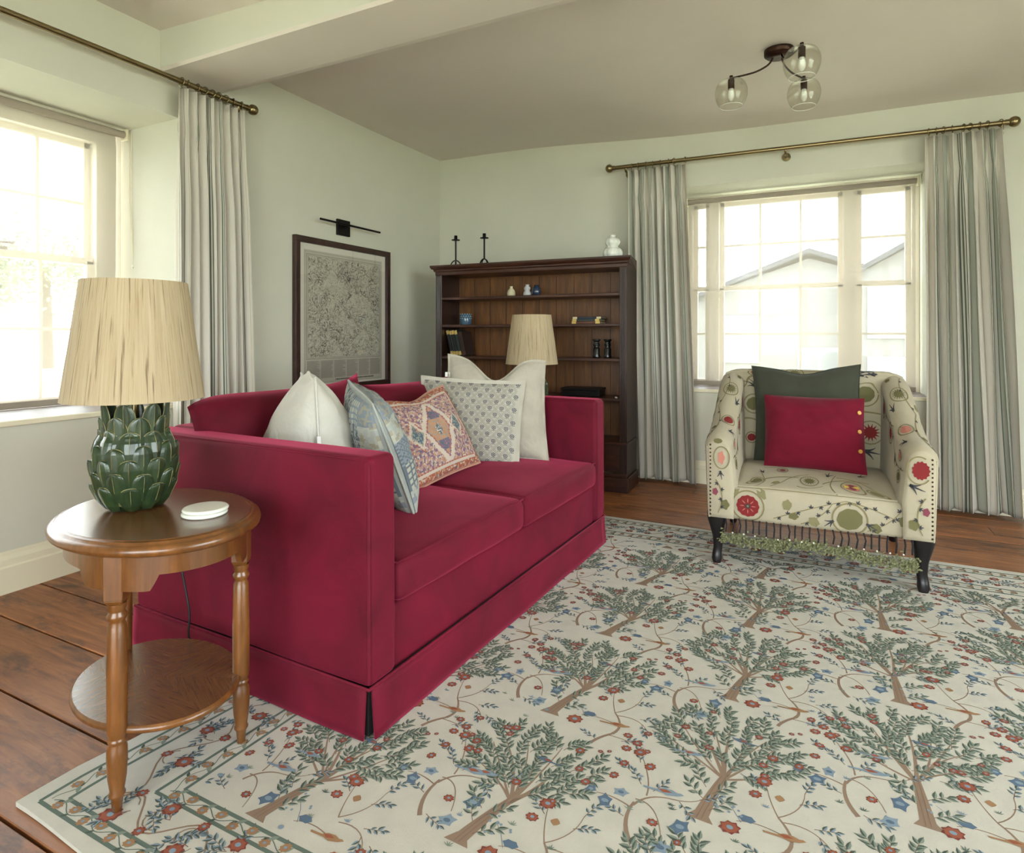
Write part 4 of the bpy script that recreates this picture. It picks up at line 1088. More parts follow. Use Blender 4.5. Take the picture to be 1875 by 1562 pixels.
    nb = MB(); sp.stamp(nb, side_pn, .0006)
    m.add(nb.v, [], crewel)
    base_i = len(m.v)-len(nb.v)
    for fc, mi_ in zip(nb.f, nb.m): m.f.append([base_i+q for q in fc]); m.m.append(m.mi(nb.mats[mi_])); m.sm.append(False); m.uv.append(None)
    a_ = m.build('arm', None, ch)
    # upholstery nails down the front
    nm = MB()
    for k in range(19): nm.sphere((s*(HW-.012), -.014, .24+k*.0175), .0048, 8)
    nm.build('nail_trim', M['bronze'], a_)
    pm = MB(); pm.tube([(s*(HW-.006), -.008, .225), (s*(HW+.0), -.008, .40), (s*(HW+.004), -.008, .55)], .004, 6, crewel); pm.build('piping', crewel, a_)
# legs
def leg_front(s):
    m = MB(); x = s*(HW-.035)
    prof = [(.225, .045, 0, 0), (.20, .043, 0, 0), (.17, .034, .0, -.004), (.12, .024, s*-.004, -.004), (.07, .020, s*-.004, -.004), (.04, .021, s*.0, -.006), (.02, .023, 0, -.010), (.0, .018, 0, -.012)]
    n = 16; vs = []
    for z, r, dx, dy in prof:
        for k in range(n):
            a = 2*pi*k/n; c_, q_ = cos(a), sin(a); e = .75
            vs.append((x+dx+r*math.copysign(abs(c_)**e, c_), .045+dy+r*math.copysign(abs(q_)**e, q_), z+.01))
    m.add(vs, [(i*n+k, (i+1)*n+k, (i+1)*n+(k+1) % n, i*n+(k+1) % n) for i in range(len(prof)-1) for k in range(n)], None, smooth=True)
    m.add(vs[-n:], [list(range(n))[::-1]]); m.build('leg', M['darkwood'], ch)
for s in (-1, 1):
    leg_front(s)
    m = MB(); m.tube([(s*(HW-.06), .66, .225), (s*(HW-.055), .68, .12), (s*(HW-.05), .73, .008)], [.03, .024, .019], 12); m.build('leg', M['darkwood'], ch)
# fringe
m = MB(); rr = random.Random(5); cord = mat('fringe_cord', (20,15,19), .8)
for k in range(26):
    x = -.36+.72*k/25; z1 = .160+rr.uniform(-.004, .004); b = rr.uniform(-.006, .006)
    m.tube([(x, .012, .226), (x+b+.002, .008, .195), (x+b*.4, .012, z1)], .0036, 6)
fr = m.build('fringe', cord, ch)
m = MB(); pom = flat('fringe_olive', (116,117,84)); 
for k in range(700):
    t = rr.random(); x = -.385+.77*t; zc = .138-.012*sin(t*9)-.012*t; y = .014+rr.gauss(0, .009); z = zc+rr.gauss(0, .013)
    a = rr.uniform(0, 6.3); l = rr.uniform(.008, .016); w = .005
    for q in range(2):
        a2 = a+q*1.4; e = rr.uniform(-1, 1)
        m.add([(x, y, z), (x+l*cos(a2)*.6+w, y-.004*e, z+l*sin(a2)*.6), (x+l*cos(a2), y+.005*e, z+l*sin(a2)), (x+l*cos(a2)*.6-w, y+.004*e, z+l*sin(a2)*.6-w)], [(0,1,2,3)])
    if k % 9 == 0: m.sphere((x, y-.006, z+.006), .006, 6)
m.build('tassel_band', pom, fr)
rr = random.Random(6); pearl = mat('bead_pearl', (225,220,210), .3)
for k in range(15):
    m = MB(); m.sphere((-.33+.047*k, .006, .158+rr.uniform(-.004, .003)), .0038, 8); m.build('bead', pearl, fr)
# cushions on the armchair
olive = fabric('olive_linen', (60,62,50), .12, 600, .5)
cherry = fabric('cherry_wool', (106,8,33), .12, 260, .9, .1)
pillow('scatter_cushion', 'olive green linen cushion standing behind the red one on the armchair', 'cushion', .50, .50, .12, olive,
       (-.30, 3.40, .405), (.195, 3.405, .405), 12, roll=2, pinch=.07, seed=12, group='armchair cushions', dent=.03, flange=.006)
def buttons(root, surf, fn, xa, up, n):
    bmat = mat('horn_button', (190,140,60), .35)
    for v in (-.42, .08, .58):
        p, nn = fn(.90, v); m = MB(); c_ = p+nn*.003
        m.tube([c_-nn*.002, c_+nn*.003], .009, 16); m.tube([c_+nn*.003, c_+nn*.0035], .003, 8); m.build('button', bmat, root)
pillow('scatter_cushion', 'crimson woven cushion with three buttons leaning at the front of the armchair seat', 'cushion', .44, .36, .13, cherry,
       (-.235, 3.235, .415), (.185, 3.22, .405), 17, roll=1.5, pinch=.03, seed=15, group='armchair cushions', extra=buttons)

# ================================================================ side tables and lamps
wood_t = woodmat('walnut_table', (80,48,20), (124,78,36), 1.0, .28, (10, 10, 1.6), coat=.3, mid=(101,62,26))
wood_v = woodmat('walnut_veneer', (82,51,29), (110,74,44), 1.0, .24, (4, 85, 1), coat=.4, use_uv=True, bump=.03, mid=(95,63,36))
def make_table(loc, rz, label):
    t = empty('side_table', loc, rz, label, 'side table')
    A, B = .292, .222
    def oval(r_off, z, n=64): return [((A+r_off)*cos(2*pi*i/n), (B+r_off)*sin(2*pi*i/n), z) for i in range(n)]
    def stack(m, prof, mt=None):
        n = 64; vs = []
        for o, z in prof: vs += oval(o, z, n)
        m.add(vs, [(i*n+k, i*n+(k+1) % n, (i+1)*n+(k+1) % n, (i+1)*n+k) for i in range(len(prof)-1) for k in range(n)], mt, smooth=True)
    def veneer(m, off, z, mt):
        n = 64; pts = oval(off, z, n)
        for w in range(8):
            idx = [(w*8+k) % n for k in range(9)]; a = (w+.5)*pi/4+(pi/5 if w % 2 else -pi/5)
            vs = [(0,0,z)]+[pts[i] for i in idx]; uv = [((p[0]*cos(a)+p[1]*sin(a))+w*3.1, (-p[0]*sin(a)+p[1]*cos(a))+w*1.7) for p in vs]
            m.add(vs, [(0, k+1, k+2) for k in range(8)], mt, uv)
    m = MB(); stack(m, [(-.03, .565), (-.012, .567), (-.002, .573), (0, .580), (-.003, .588), (-.010, .592), (-.014, .592), (-.016, .597), (-.020, .5985), (-.022, .597), (-.026, .600)], wood_t); veneer(m, -.026, .600, wood_v)
    n = 64; m.add(oval(-.03, .565), [list(range(n))[::-1]], wood_t); m.build('tabletop', None, t)
    # apron: curved band with drops beside the legs
    legs = [(-.225, .0), (.145, -.140), (.135, .145)]
    la = [atan2(y/.19, x/.26) for x, y in legs]
    m = MB(); n = 144; vs = []
    for i in range(n):
        a = 2*pi*i/n; d = min(abs((a-q+pi) % (2*pi)-pi) for q in la)*.22
        drop = .045+.035*(1 if d < .075 else max(0, 1-(d-.075)/.02))
        if .075 < d < .095: drop = .045+.035*cos((d-.075)/.02*pi/2)
        for o in (0, -.014):
            vs.append(((.258+o)*cos(a), (.188+o)*sin(a), .566)); vs.append(((.258+o)*cos(a), (.188+o)*sin(a), .566-drop))
    fs = []
    for i in range(n):
        j = (i+1) % n; fs += [(4*i, 4*i+1, 4*j+1, 4*j), (4*i+2, 4*j+2, 4*j+3, 4*i+3), (4*i+1, 4*i+3, 4*j+3, 4*j+1)]
    m.add(vs, fs, None); m.build('apron', wood_t, t)
    for (x, y), a in zip(legs, la):
        m = MB(); s = .0195
        ang = atan2(y, x); c_, q_ = cos(ang), sin(ang)
        def blk(z0, z1, s0, s1):
            vs = [(x+c_*px*k-q_*py*k, y+q_*px*k+c_*py*k, z) for z, k in ((z0, s0), (z1, s1)) for px, py in ((-1,-1), (1,-1), (1,1), (-1,1))]
            m.add(vs, [(3,2,1,0), (4,5,6,7), (0,1,5,4), (1,2,6,5), (2,3,7,6), (3,0,4,7)])
        blk(.465, .566, s, s); blk(.452, .465, s*.7, s)
        m.lathe([(.0, 0), (.0095, .0), (.012, .03), (.0165, .036), (.0168, .040), (.014, .046), (.0185, .075), (.0205, .115), (.020, .140), (.0155, .150), (.0195, .156), (.0155, .162), (.0185, .168), (.0200, .178), (.0205, .30), (.0185, .405), (.0145, .416), (.0195, .424), (.0200, .430), (.0150, .438), (.0185, .446), (.0185, .456)], 24, (x, y, 0), caps=False)
        m.build('leg', wood_t, t, bevel=.002, seg=1)
    m = MB(); A, B = .232, .178
    stack(m, [(-.012, .163), (-.002, .167), (0, .172), (-.001, .178), (-.006, .182)], wood_t); veneer(m, -.006, .182, wood_v)
    m.add(oval(-.012, .163), [list(range(64))[::-1]], wood_t); m.build('shelf', None, t)
    return t
t1 = make_table((-1.487, .975, .0105), R(-12), 'oval walnut side table with turned legs and lower shelf beside the sofa near arm')
t2 = copy_tree(t1); t2.location = (-1.57, 3.35, .0); t2.rotation_euler = (0, 0, R(-12)); t2['label'] = 'walnut side table behind the far arm of the sofa'
glaze = mat('green_glaze', (46,63,33), .28, scale=32, coat=.2, col2=(26,42,30)); glaze_e = mat('glaze_edge', (122,118,74), .25, var=.3, scale=40)
def raffia():
    m, ns, ls, b = newmat('raffia_shade'); tc = ns.new('ShaderNodeTexCoord')
    mp = ns.new('ShaderNodeMapping'); mp.inputs['Scale'].default_value = (130, 1.0, 1); ls.new(tc.outputs['UV'], mp.inputs[0])
    n1 = N(ns, 'ShaderNodeTexNoise', Scale=1.0, Detail=6.0, Roughness=.7); ls.new(mp.outputs[0], n1.inputs['Vector'])
    r1 = rampnode(ns, [(.30, (162,138,104)), (.42, (190,170,136)), (.6, (202,185,153)), (.75, (212,198,170))]); ls.new(n1.outputs[0], r1.inputs[0])
    mp2 = ns.new('ShaderNodeMapping'); mp2.inputs['Scale'].default_value = (150, 1.3, 1); ls.new(tc.outputs['UV'], mp2.inputs[0])
    n2 = N(ns, 'ShaderNodeTexNoise', Scale=1.0, Detail=3.0, Roughness=.6); ls.new(mp2.outputs[0], n2.inputs['Vector'])
    r2 = rampnode(ns, [(.57, (0,0,0)), (.66, (255,255,255))]); ls.new(n2.outputs[0], r2.inputs[0])
    fm = N(ns, 'ShaderNodeMath', operation='MULTIPLY'); fm.inputs[1].default_value = .75; ls.new(r2.outputs[0], fm.inputs[0])
    mx = N(ns, 'ShaderNodeMix', data_type='RGBA'); ls.new(fm.outputs[0], mx.inputs[0]); ls.new(r1.outputs[0], mx.inputs[6]); mx.inputs[7].default_value = (*lin((112,84,54)), 1)
    ls.new(mx.outputs[2], b.inputs['Base Color']); b.inputs['Roughness'].default_value = .75
    bp = N(ns, 'ShaderNodeBump', Strength=.6, Distance=.003); ls.new(n1.outputs[0], bp.inputs['Height']); ls.new(bp.outputs[0], b.inputs['Normal'])
    tr = ns.new('ShaderNodeBsdfTranslucent'); ls.new(mx.outputs[2], tr.inputs[0])
    ms = ns.new('ShaderNodeMixShader'); ms.inputs[0].default_value = .3; out = [n for n in ns if n.type == 'OUTPUT_MATERIAL'][0]
    ls.new(b.outputs[0], ms.inputs[1]); ls.new(tr.outputs[0], ms.inputs[2]); ls.new(ms.outputs[0], out.inputs[0]); return m
M['raffia'] = raffia()
def make_lamp(loc, rz, label):
    t = empty('table_lamp', loc, rz, label, 'table lamp', 'artichoke lamps with raffia shades')
    body = [(.0, .002), (.05, .002), (.062, .02), (.074, .06), (.079, .11), (.076, .15), (.068, .175), (.058, .19), (.046, .194), (.040, .18), (.0, .175)]
    def rad(z):
        for (a, za), (b, zb) in zip(body[1:8], body[2:9]):
            if za <= z <= zb: return a+(b-a)*(z-za)/(zb-za)
        return .05 if z < .1 else .056
    m = MB(); m.lathe(body, 40, mat=glaze, caps=False)
    rr = random.Random(17); rows = [(.0, .064, 9, .060), (.026, .070, 9, .062), (.055, .074, 9, .062), (.087, .076, 9, .059), (.118, .080, 9, .054), (.150, .084, 8, .051), (.176, .094, 7, .048)]
    for ri, (z0, ln, cnt, wd) in enumerate(rows):
        for k in range(cnt):
            a0 = 2*pi*(k+(.5 if ri % 2 else 0))/cnt+rr.uniform(-.04, .04); l = ln*rr.uniform(.94, 1.06); ww = wd*rr.uniform(.95, 1.08)
            nu, nv = 10, 13; pts = []
            for j in range(nv+1):
                v = sin(j/nv*pi/2); wv = (sin(min(1, (v*1.15+.28))*pi*.5) if v < .5 else sqrt(max(0, 1-((v-.5)/.5)**2.4)))*ww/2
                if j == nv: wv = .0008
                for i in range(nu+1):
                    u = i/nu*2-1; z = z0+l*v+.004; r = rad(min(z, .185))+.002+.013*v+.011*(1-u*u)*(1-v*.25)
                    if z > .19: r = r-.004*(1-u*u)-(z-.19)*.05
                    ridge = .0012*exp(-(u/.10)**2)
                    r += ridge; a = a0+u*wv/max(.03, r); pts.append((r*cos(a), r*sin(a), z))
            for j in range(nv):
                for i in range(nu):
                    edge = i == 0 or i == nu-1 or j == nv-1
                    vein = (i in (4, 5)) and j % 1 == 0 and 1 < j < nv-2 and False
                    q = (j*(nu+1)+i, j*(nu+1)+i+1, (j+1)*(nu+1)+i+1, (j+1)*(nu+1)+i)
                    m.add([pts[w] for w in q], [(0,1,2,3)], glaze_e if False else glaze, smooth=True)
            def P_(u, v): 
                i = min(nu-1, int(u*nu)); j = min(nv-1, int(v*nv)); return pts[j*(nu+1)+i]
            rim = [pts[j*(nu+1)] for j in range(2, nv+1)]+[pts[j*(nu+1)+nu] for j in range(nv, 1, -1)]
            m.tube(rim, .0015, 5, glaze_e, caps=False)
            cen = [pts[j*(nu+1)+5] for j in range(3, nv-2)]; cen = [(p[0]*1.006, p[1]*1.006, p[2]) for p in cen]
            m.tube(cen, [.0010]*(len(cen)-1)+[.0004], 4, glaze_e, caps=False)
    m.build('base', None, t, weld=False)
    m = MB(); m.tube([(0,0,.175), (0,0,.315)], .0085, 14); m.lathe([(.018, .176), (.02, .19), (.013, .206), (.009, .214)], 16); m.lathe([(.017, .315), (.019, .33), (.019, .37), (.012, .375)], 16); m.build('stem', M['brass'], t)
    m = MB(); m.sphere((0, 0, .425), .03, 16); m.lathe([(.012, .37), (.013, .40)], 12); m.build('bulb', M['bulb'], t)
    z0, z1, r0, r1 = .278, .578, .160, .119
    m = MB(); rr = random.Random(3)
    def sh(u, v, o=0):
        a = 2*pi*u; w = .0012*noise.noise(Vector((cos(a)*9, sin(a)*9, v*1.2)))+.0008*noise.noise(Vector((cos(a)*30, sin(a)*30, v*2)))
        r = r0+(r1-r0)*v+w+o; return (r*cos(a), r*sin(a), z0+(z1-z0)*v)
    m.grid(sh, 200, 10); m.grid(lambda u, v: sh(u, v, -.003), 200, 10, flip=True)
    for v in (0, 1): m.grid(lambda u, q, v=v: sh(u, v, -.003*q), 200, 1)
    s = m.build('lamp_shade', M['raffia'], t)
    m = MB()
    for k in range(3):
        a = 2*pi*k/3; m.tube([(.012*cos(a), .012*sin(a), .375), (r1*.97*cos(a), r1*.97*sin(a), z1-.02)], .0015, 6)
    m.tube([(r1*.972*cos(2*pi*i/40), r1*.972*sin(2*pi*i/40), z1-.02) for i in range(40)], .0018, 6, closed=True); m.build('shade_frame', M['brass'], t)
    return t
l1 = make_lamp((-1.572, .970, .6105), 0, 'green leaf scaled ceramic lamp with raffia shade on the near side table')
l2 = copy_tree(l1); l2.location = (-1.575, 3.40, .600); l2.rotation_euler = (0, 0, 2.0); l2['label'] = 'green ceramic lamp with raffia shade behind the far arm of the sofa'
m = MB(); pts = [(-.03, .05, .01), (-.085, .145, .005), (-.105, .175, -.01), (-.11, .185, -.06), (-.10, .19, -.2), (-.07, .20, -.36), (-.075, .205, -.45), (-.06, .25, -.58), (-.2, .28, -.602)]
def smooth_pts(p, k=6):
    out = []
    for i in range(len(p)-1):
        for j in range(k): out.append(interp(p, (i+j/k)/(len(p)-1)))
    out.append(p[-1]); return out
m.tube(smooth_pts(pts), .0032, 8); m.build('power_cord', mat('black_flex', (14,12,13), .5), l1)
for k, (dx, lab) in enumerate(((0, 'round white ceramic coaster, lower of the two on the side table'), (.0015, 'round white ceramic coaster, upper of the two on the side table'))):
    m = MB(); m.lathe([(.0, 0), (.048, 0), (.052, .003), (.0525, .006), (.050, .009), (.046, .0092), (.0, .0088)], 48, caps=False)
    o = m.build('coaster', M['white'], None, (-1.352+dx, 1.005+dx, .6108+k*.0098)); tag(o, lab, 'coaster', 'white coasters')
# ================================================================ bookcase
oak = woodmat('dark_oak', (34,18,12), (62,36,23), 1.0, .38, (10, 10, 1.2), mid=(46,26,17), coat=.1)
oakh = woodmat('dark_oak_shelf', (44,22,15), (82,46,30), 1.0, .38, (1.2, 10, 10), mid=(60,32,20), coat=.15)
oakb = woodmat('brown_oak_boards', (78,46,20), (128,82,38), 1.0, .5, (9, 1, 1.0), mid=(100,62,28))
BX, BY, BR_ = -2.626, 3.922, R(2.64)
bc = empty('bookcase', (BX, BY, 0), BR_, 'tall dark oak open bookcase with moulded cornice against the back wall', 'bookcase')
BW, BD = 1.478, .30
def bl(x, y, z): return (BX+x*cos(BR_)-y*sin(BR_), BY+x*sin(BR_)+y*cos(BR_), z)
for x0, x1 in ((0, .05), (BW-.05, BW)):
    m = MB(); m.box(x0, .0, .0, x1, BD, 1.53); 
    for dx in (.012, .022, .032): m.box(x0+dx, -.003, .34, x0+dx+.004, .002, 1.50)
    m.build('side_panel', oak, bc, bevel=.002, seg=1)
m = MB(); m.box(.05, BD-.018, .1, BW-.05, BD-.004, 1.53)
bb = m.build('back_panel', oakb, bc)
m = MB()
for k in range(1, 10): m.box(.05+k*.138-.0012, BD-.0195, .14, .05+k*.138+.0012, BD-.0175, 1.5)
m.build('board_joint', M['gap'], bb)
m = MB(); prof = [(BD, 1.51), (0-.0, 1.51), (-.003, 1.515), (-.003, 1.535), (-.012, 1.54), (-.014, 1.552), (-.026, 1.558), (-.032, 1.568), (-.034, 1.572), (-.034, 1.585), (BD, 1.585)]
vs = []; n = len(prof)
for e in (0, 1):
    for (y, z) in prof:
        o = -y if y < 0 else 0
        vs.append(((-o if e == 0 else BW+o), y, z))
m.add(vs, [list(range(n)), list(range(n, 2*n))[::-1]]+[(i, n+i, n+(i+1) % n, (i+1) % n) for i in range(n)])
m.build('cornice', oakh, bc, bevel=.001, seg=1)
shelf_z = [1.342, 1.134, .897, .627, .335]
for i, z in enumerate(shelf_z):
    m = MB(); y0 = .008 if i < 4 else -.012
    m.box(.05 if i < 4 else -.006, y0, z-.020, (BW-.05) if i < 4 else BW+.006, BD-.018, z); m.build('shelf', oakh, bc, bevel=.003)
m = MB(); m.box(.05, .004, .135, BW-.05, .02, .315); 
m.build('drawer_front', oakh, bc, bevel=.002)
m = MB(); m.box(-.012, -.014, 0, BW+.012, .0, .10); m.box(-.012, 0, 0, 0, BD, .10); m.box(BW, 0, 0, BW+.012, BD, .10); m.box(-.006, -.010, .10, BW+.006, 0, .125)
m.build('plinth', oakh, bc, bevel=.004)
m = MB(); m.box(1.20, -.0155, .058, 1.235, -.013, .066); m.box(1.21, -.0158, .05, 1.225, -.0132, .058); m.build('keyhole_plate', M['brass'], bc)

# ---- things on the bookcase
top = 1.585
for k, (x, y) in enumerate(((.085, .16), (.335, .16))):
    t = empty('candlestick', bl(x, y, top), .5+k*.6, ('black iron candlestick on the bookcase top, nearer the corner of the room' if k == 0 else 'black iron candlestick on the bookcase top, nearer the middle'), 'candlestick', 'iron candlesticks on the bookcase')
    m = MB(); m.tube([(0,0,.055), (0,0,.215)], .0065, 12); m.build('stem', M['black'], t)
    m = MB(); m.lathe([(.0, .213), (.032, .213), (.034, .216), (.032, .219), (.013, .219), (.013, .250), (.0115, .250), (.0115, .222), (.0, .222)], 28, caps=False); m.build('candle_cup', M['black'], t)
    m = MB()
    for q in (0, pi/2):
        pts = [(.040*cos(a)*cos(q), .040*cos(a)*sin(q), .003+.052*sin(a)) for a in [pi*i/14 for i in range(15)]]
        m.tube(pts, .0048, 8)
    m.build('arched_foot', M['black'], t)
def lathe_thing(name, label, cat, prof, mt, loc, group=None, n=28):
    m = MB(); m.lathe(prof, n, caps=False); o = m.build(name, mt, None, loc); return tag(o, label, cat, group)
# gourd shaped lobed vase
m = MB(); prof = [(.0,0), (.036,.0), (.050,.018), (.054,.040), (.046,.066), (.028,.082), (.036,.098), (.041,.118), (.033,.138), (.016,.150), (.013,.158), (.017,.166)]
def gf(u, v):
    r, z = interp(prof, v); a = 2*pi*u; r *= 1.25*(1+.12*abs(cos(4*a))-.06); return (r*cos(a), r*sin(a), z)
m.grid(gf, 64, 40); tag(m.build('gourd_vase', M['white'], None, bl(1.345, .14, top)), 'white lobed gourd shaped vase on top of the bookcase beside the curtain', 'vase')
s1z = shelf_z[0]
lathe_thing('bud_vase', 'small cream bottle vase on the top shelf, left of the three', 'vase', [(0,0), (.024,0), (.031,.012), (.032,.030), (.024,.050), (.012,.062), (.011,.075), (.013,.078), (.010,.078), (.009,.062), (0,.055)], mat('cream_glaze', (206,196,160), .35), bl(.575, .13, s1z), 'small vases on the top shelf')
lathe_thing('bud_vase', 'small grey white double bulb vase in the middle of the top shelf', 'vase', [(0,0), (.026,0), (.032,.012), (.030,.028), (.019,.042), (.024,.052), (.025,.062), (.016,.074), (.013,.080), (.018,.086), (.014,.086), (0,.07)], mat('grey_white_glaze', (186,186,186), .25), bl(.705, .13, s1z), 'small vases on the top shelf')
lathe_thing('bud_vase', 'round dark blue vase on the top shelf, right of the three', 'vase', [(0,0), (.022,0), (.031,.014), (.035,.036), (.028,.060), (.018,.072), (.016,.080), (.012,.080), (0,.07)], mat('dark_blue_glaze', (44,58,78), .15, coat=.5), bl(.775, .135, s1z), 'small vases on the top shelf')
m = MB(); prof = [(0,0), (.040,0), (.045,.006), (.046,.04), (.045,.085), (.042,.085), (.042,.01), (0,.01)]
blu = mat('blue_jar_glaze', (70,98,118), .2, coat=.5); blw = flat('jar_white_glaze', (190,205,210))
m.lathe(prof, 32, mat=blu, caps=False)
for r_ in range(5):
    for k in range(16):
        a = 2*pi*(k+(.5 if r_ % 2 else 0))/16; z = .014+r_*.016
        if r_ > 1: m.add([(.0468*cos(a+q), .0468*sin(a+q), z+w) for q, w in ((-.09, 0), (0, .004), (.09, 0), (.05, .007), (0, .009), (-.05, .007))], [(0,1,2,3,4,5)], blw)
tag(m.build('patterned_jar', None, None, bl(.185, .14, shelf_z[1])), 'squat blue patterned jar on the second shelf', 'jar')
# books
page = mat('page_edges', (200,184,150), .85); gilt = mat('gilt_band', (196,168,96), .4, .4)
def book(label, w, h, t_, cover, loc, rot, group, band=gilt):
    """spine faces -y; standing: x thickness, z height"""
    b = empty('book', loc, 0, label, 'book', group); b.rotation_euler = rot
    m = MB(); m.box(0, 0, 0, t_, .004, h); m.box(0, 0, 0, .003, w, h); m.box(t_-.003, 0, 0, t_, w, h); m.build('cover', cover, b, bevel=.001, seg=1)
    m = MB(); m.box(.003, .004, .004, t_-.003, w-.004, h-.004); m.build('pages', page, b)
    for z0, z1 in ((.004, h*.17), (h*.83, h-.004)):
        m = MB(); m.box(.0005, -.0008, z0, t_-.0005, .0012, z1); m.build('spine_band', band, b)
    return b
cov = [mat('book_black', (24,26,28), .5), mat('book_green', (30,42,40), .5), mat('book_navy', (26,34,46), .5), mat('book_brown', (92,50,28), .5)]
names = ['leftmost leaning black book with gilt bands on the third shelf', 'slim black book leaning second from the left on the third shelf', 'black book leaning third from the left on the third shelf', 'black book leaning fourth from the left, beside the dark brown one']
x = .052; lean = R(-13)
for k, (t_, h) in enumerate(((.024, .20), (.017, .198), (.024, .20), (.024, .20))):
    book(names[k], .14, h, t_, cov[k % 2], bl(x+.047, .06, shelf_z[2]+.0003+t_*0), (0, lean, BR_), 'leaning books on the third shelf'); x += t_/cos(lean)+.0015
book('wide dark brown book leaning at the right of the row on the third shelf', .15, .185, .035, mat('book_umber', (46,28,20), .6), bl(x+.048, .06, shelf_z[2]+.0003), (0, lean, BR_), 'leaning books on the third shelf', band=mat('book_umber_band', (60,36,24), .6))
z = shelf_z[1]+.0005
for k, (t_, c_, lab, bd) in enumerate(((.018, cov[3], 'brown gilt book at the bottom of the flat pile on the second shelf', gilt), (.016, cov[1], 'dark green book in the middle of the flat pile on the second shelf', gilt), (.015, cov[2], 'navy book on top of the flat pile on the second shelf', page))):
    z += t_; book(lab, .15, .205+.008*(k != 1), t_, c_, bl(1.06+.004*k, .085, z), (0, R(90), BR_), 'flat pile of books on the second shelf', bd)
# black turned candle holders
for k, x in enumerate((1.235, 1.315)):
    lathe_thing('candle_holder', ('squat black turned candle holder on the third shelf, left of the pair' if k == 0 else 'squat black turned candle holder on the third shelf, right of the pair'), 'candle holder',
        [(0,0), (.026,0), (.028,.006), (.024,.02), (.025,.06), (.020,.07), (.016,.074), (.023,.086), (.023,.094), (.016,.104), (.02,.115), (.028,.122), (.029,.128), (.022,.130), (.018,.118), (0,.118)], mat('black_glaze', (20,22,20), .22), bl(x, .12, shelf_z[2]), 'black candle holders on the third shelf')
bx = empty('storage_box', bl(.99, .08, shelf_z[3]), BR_, 'low black lidded box on the fourth shelf behind the sofa arm', 'box')
m = MB(); m.box(0, 0, 0, .275, .16, .040); m.build('tray', M['black'], bx, bevel=.003); m = MB(); m.box(-.004, -.004, .040, .279, .164, .056); m.build('lid', M['black'], bx, bevel=.003)
m = MB(); m.sphere((0, 0, .006), .007, 10, sz=.8); m.sphere((.008, .004, .005), .005, 10)
tag(m.build('pebble', mat('white_pebble', (220,214,200), .5), None, bl(1.395, .03, shelf_z[3])), 'tiny white pebble at the right end of the fourth shelf', 'pebble')

# ================================================================ framed map with picture light
pf = empty('framed_map', (XL+.001, 3.295, 1.185), 0, 'large old monochrome map in a dark wooden frame on the left wall', 'picture')
fw, fh, fb = .95, 1.01, .040
frm = woodmat('dark_frame_wood', (40,25,20), (66,42,34), 1.0, .4, (6, 6, 6))
m = MB()
for (y0, y1, z0, z1) in ((-fw/2, fw/2, fh/2-fb, fh/2), (-fw/2, fw/2, -fh/2, -fh/2+fb), (-fw/2, -fw/2+fb, -fh/2+fb, fh/2-fb), (fw/2-fb, fw/2, -fh/2+fb, fh/2-fb)): m.box(0, y0, z0, .032, y1, z1)
m.build('frame', frm, pf, bevel=.003)
m = MB(); m.box(.002, -fw/2+fb, -fh/2+fb, .010, fw/2-fb, fh/2-fb); mt_ = m.build('mount', mat('ivory_mount', (232,226,212), .8), pf)
def mapmat():
    m, ns, ls, b = newmat('engraved_map'); tc = ns.new('ShaderNodeTexCoord'); uv = tc.outputs['UV']
    def noi(sc, det, dist, rough=.6):
        n = N(ns, 'ShaderNodeTexNoise', Scale=sc, Detail=det, Distortion=dist, Roughness=rough); ls.new(uv, n.inputs['Vector']); return n
    a = noi(9, 10, 2.2, .68); b1 = noi(4.5, 5, .8); c_ = noi(60, 6, 1.5, .7)
    # hill shading engraved as thin lines where the relief noise is banded
    mu = N(ns, 'ShaderNodeMath', operation='MULTIPLY'); mu.inputs[1].default_value = 46; ls.new(a.outputs[0], mu.inputs[0])
    sn = N(ns, 'ShaderNodeMath', operation='SINE'); ls.new(mu.outputs[0], sn.inputs[0])
    r1 = rampnode(ns, [(.30, (0,0,0)), (.62, (255,255,255))]); 
    ad = N(ns, 'ShaderNodeMath', operation='MULTIPLY_ADD'); ad.inputs[1].default_value = .28; ad.inputs[2].default_value = .5; ls.new(sn.outputs[0], ad.inputs[0])
    mx = N(ns, 'ShaderNodeMath', operation='MULTIPLY_ADD'); mx.inputs[1].default_value = 1.1; ls.new(c_.outputs[0], mx.inputs[0]); ls.new(ad.outputs[0], mx.inputs[2])
    sb_ = N(ns, 'ShaderNodeMath', operation='MULTIPLY_ADD'); sb_.inputs[1].default_value = .9; ls.new(b1.outputs[0], sb_.inputs[0]); ls.new(mx.outputs[0], sb_.inputs[2])
    dv = N(ns, 'ShaderNodeMath', operation='MULTIPLY_ADD'); dv.inputs[1].default_value = 1.05; dv.inputs[2].default_value = -1.05; ls.new(sb_.outputs[0], dv.inputs[0])
    rp = rampnode(ns, [(.04, (52,50,45)), (.27, (122,117,103)), (.48, (206,200,182))]); ls.new(dv.outputs[0], rp.inputs[0])
    ls.new(rp.outputs[0], b.inputs['Base Color']); b.inputs['Roughness'].default_value = .85; return m
paper = mat('map_paper', (206,199,182), .85, var=.06, scale=6); ink = flat('map_ink', (70,66,58)); inkl = flat('map_text_grey', (132,124,112))
m = MB(); X0 = .0112
m.add([(X0, -.388, -.455), (X0, .394, -.455), (X0, .394, .425), (X0, -.388, .425)], [(0,1,2,3)], paper, [(0,0), (1,0), (1,1), (0,1)])
mb_ = mapmat()
m.add([(X0+.0004, -.352, -.275), (X0+.0004, .360, -.275), (X0+.0004, .360, .385), (X0+.0004, -.352, .385)], [(0,1,2,3)], mb_, [(0,0), (1,0), (1,.93), (0,.93)])
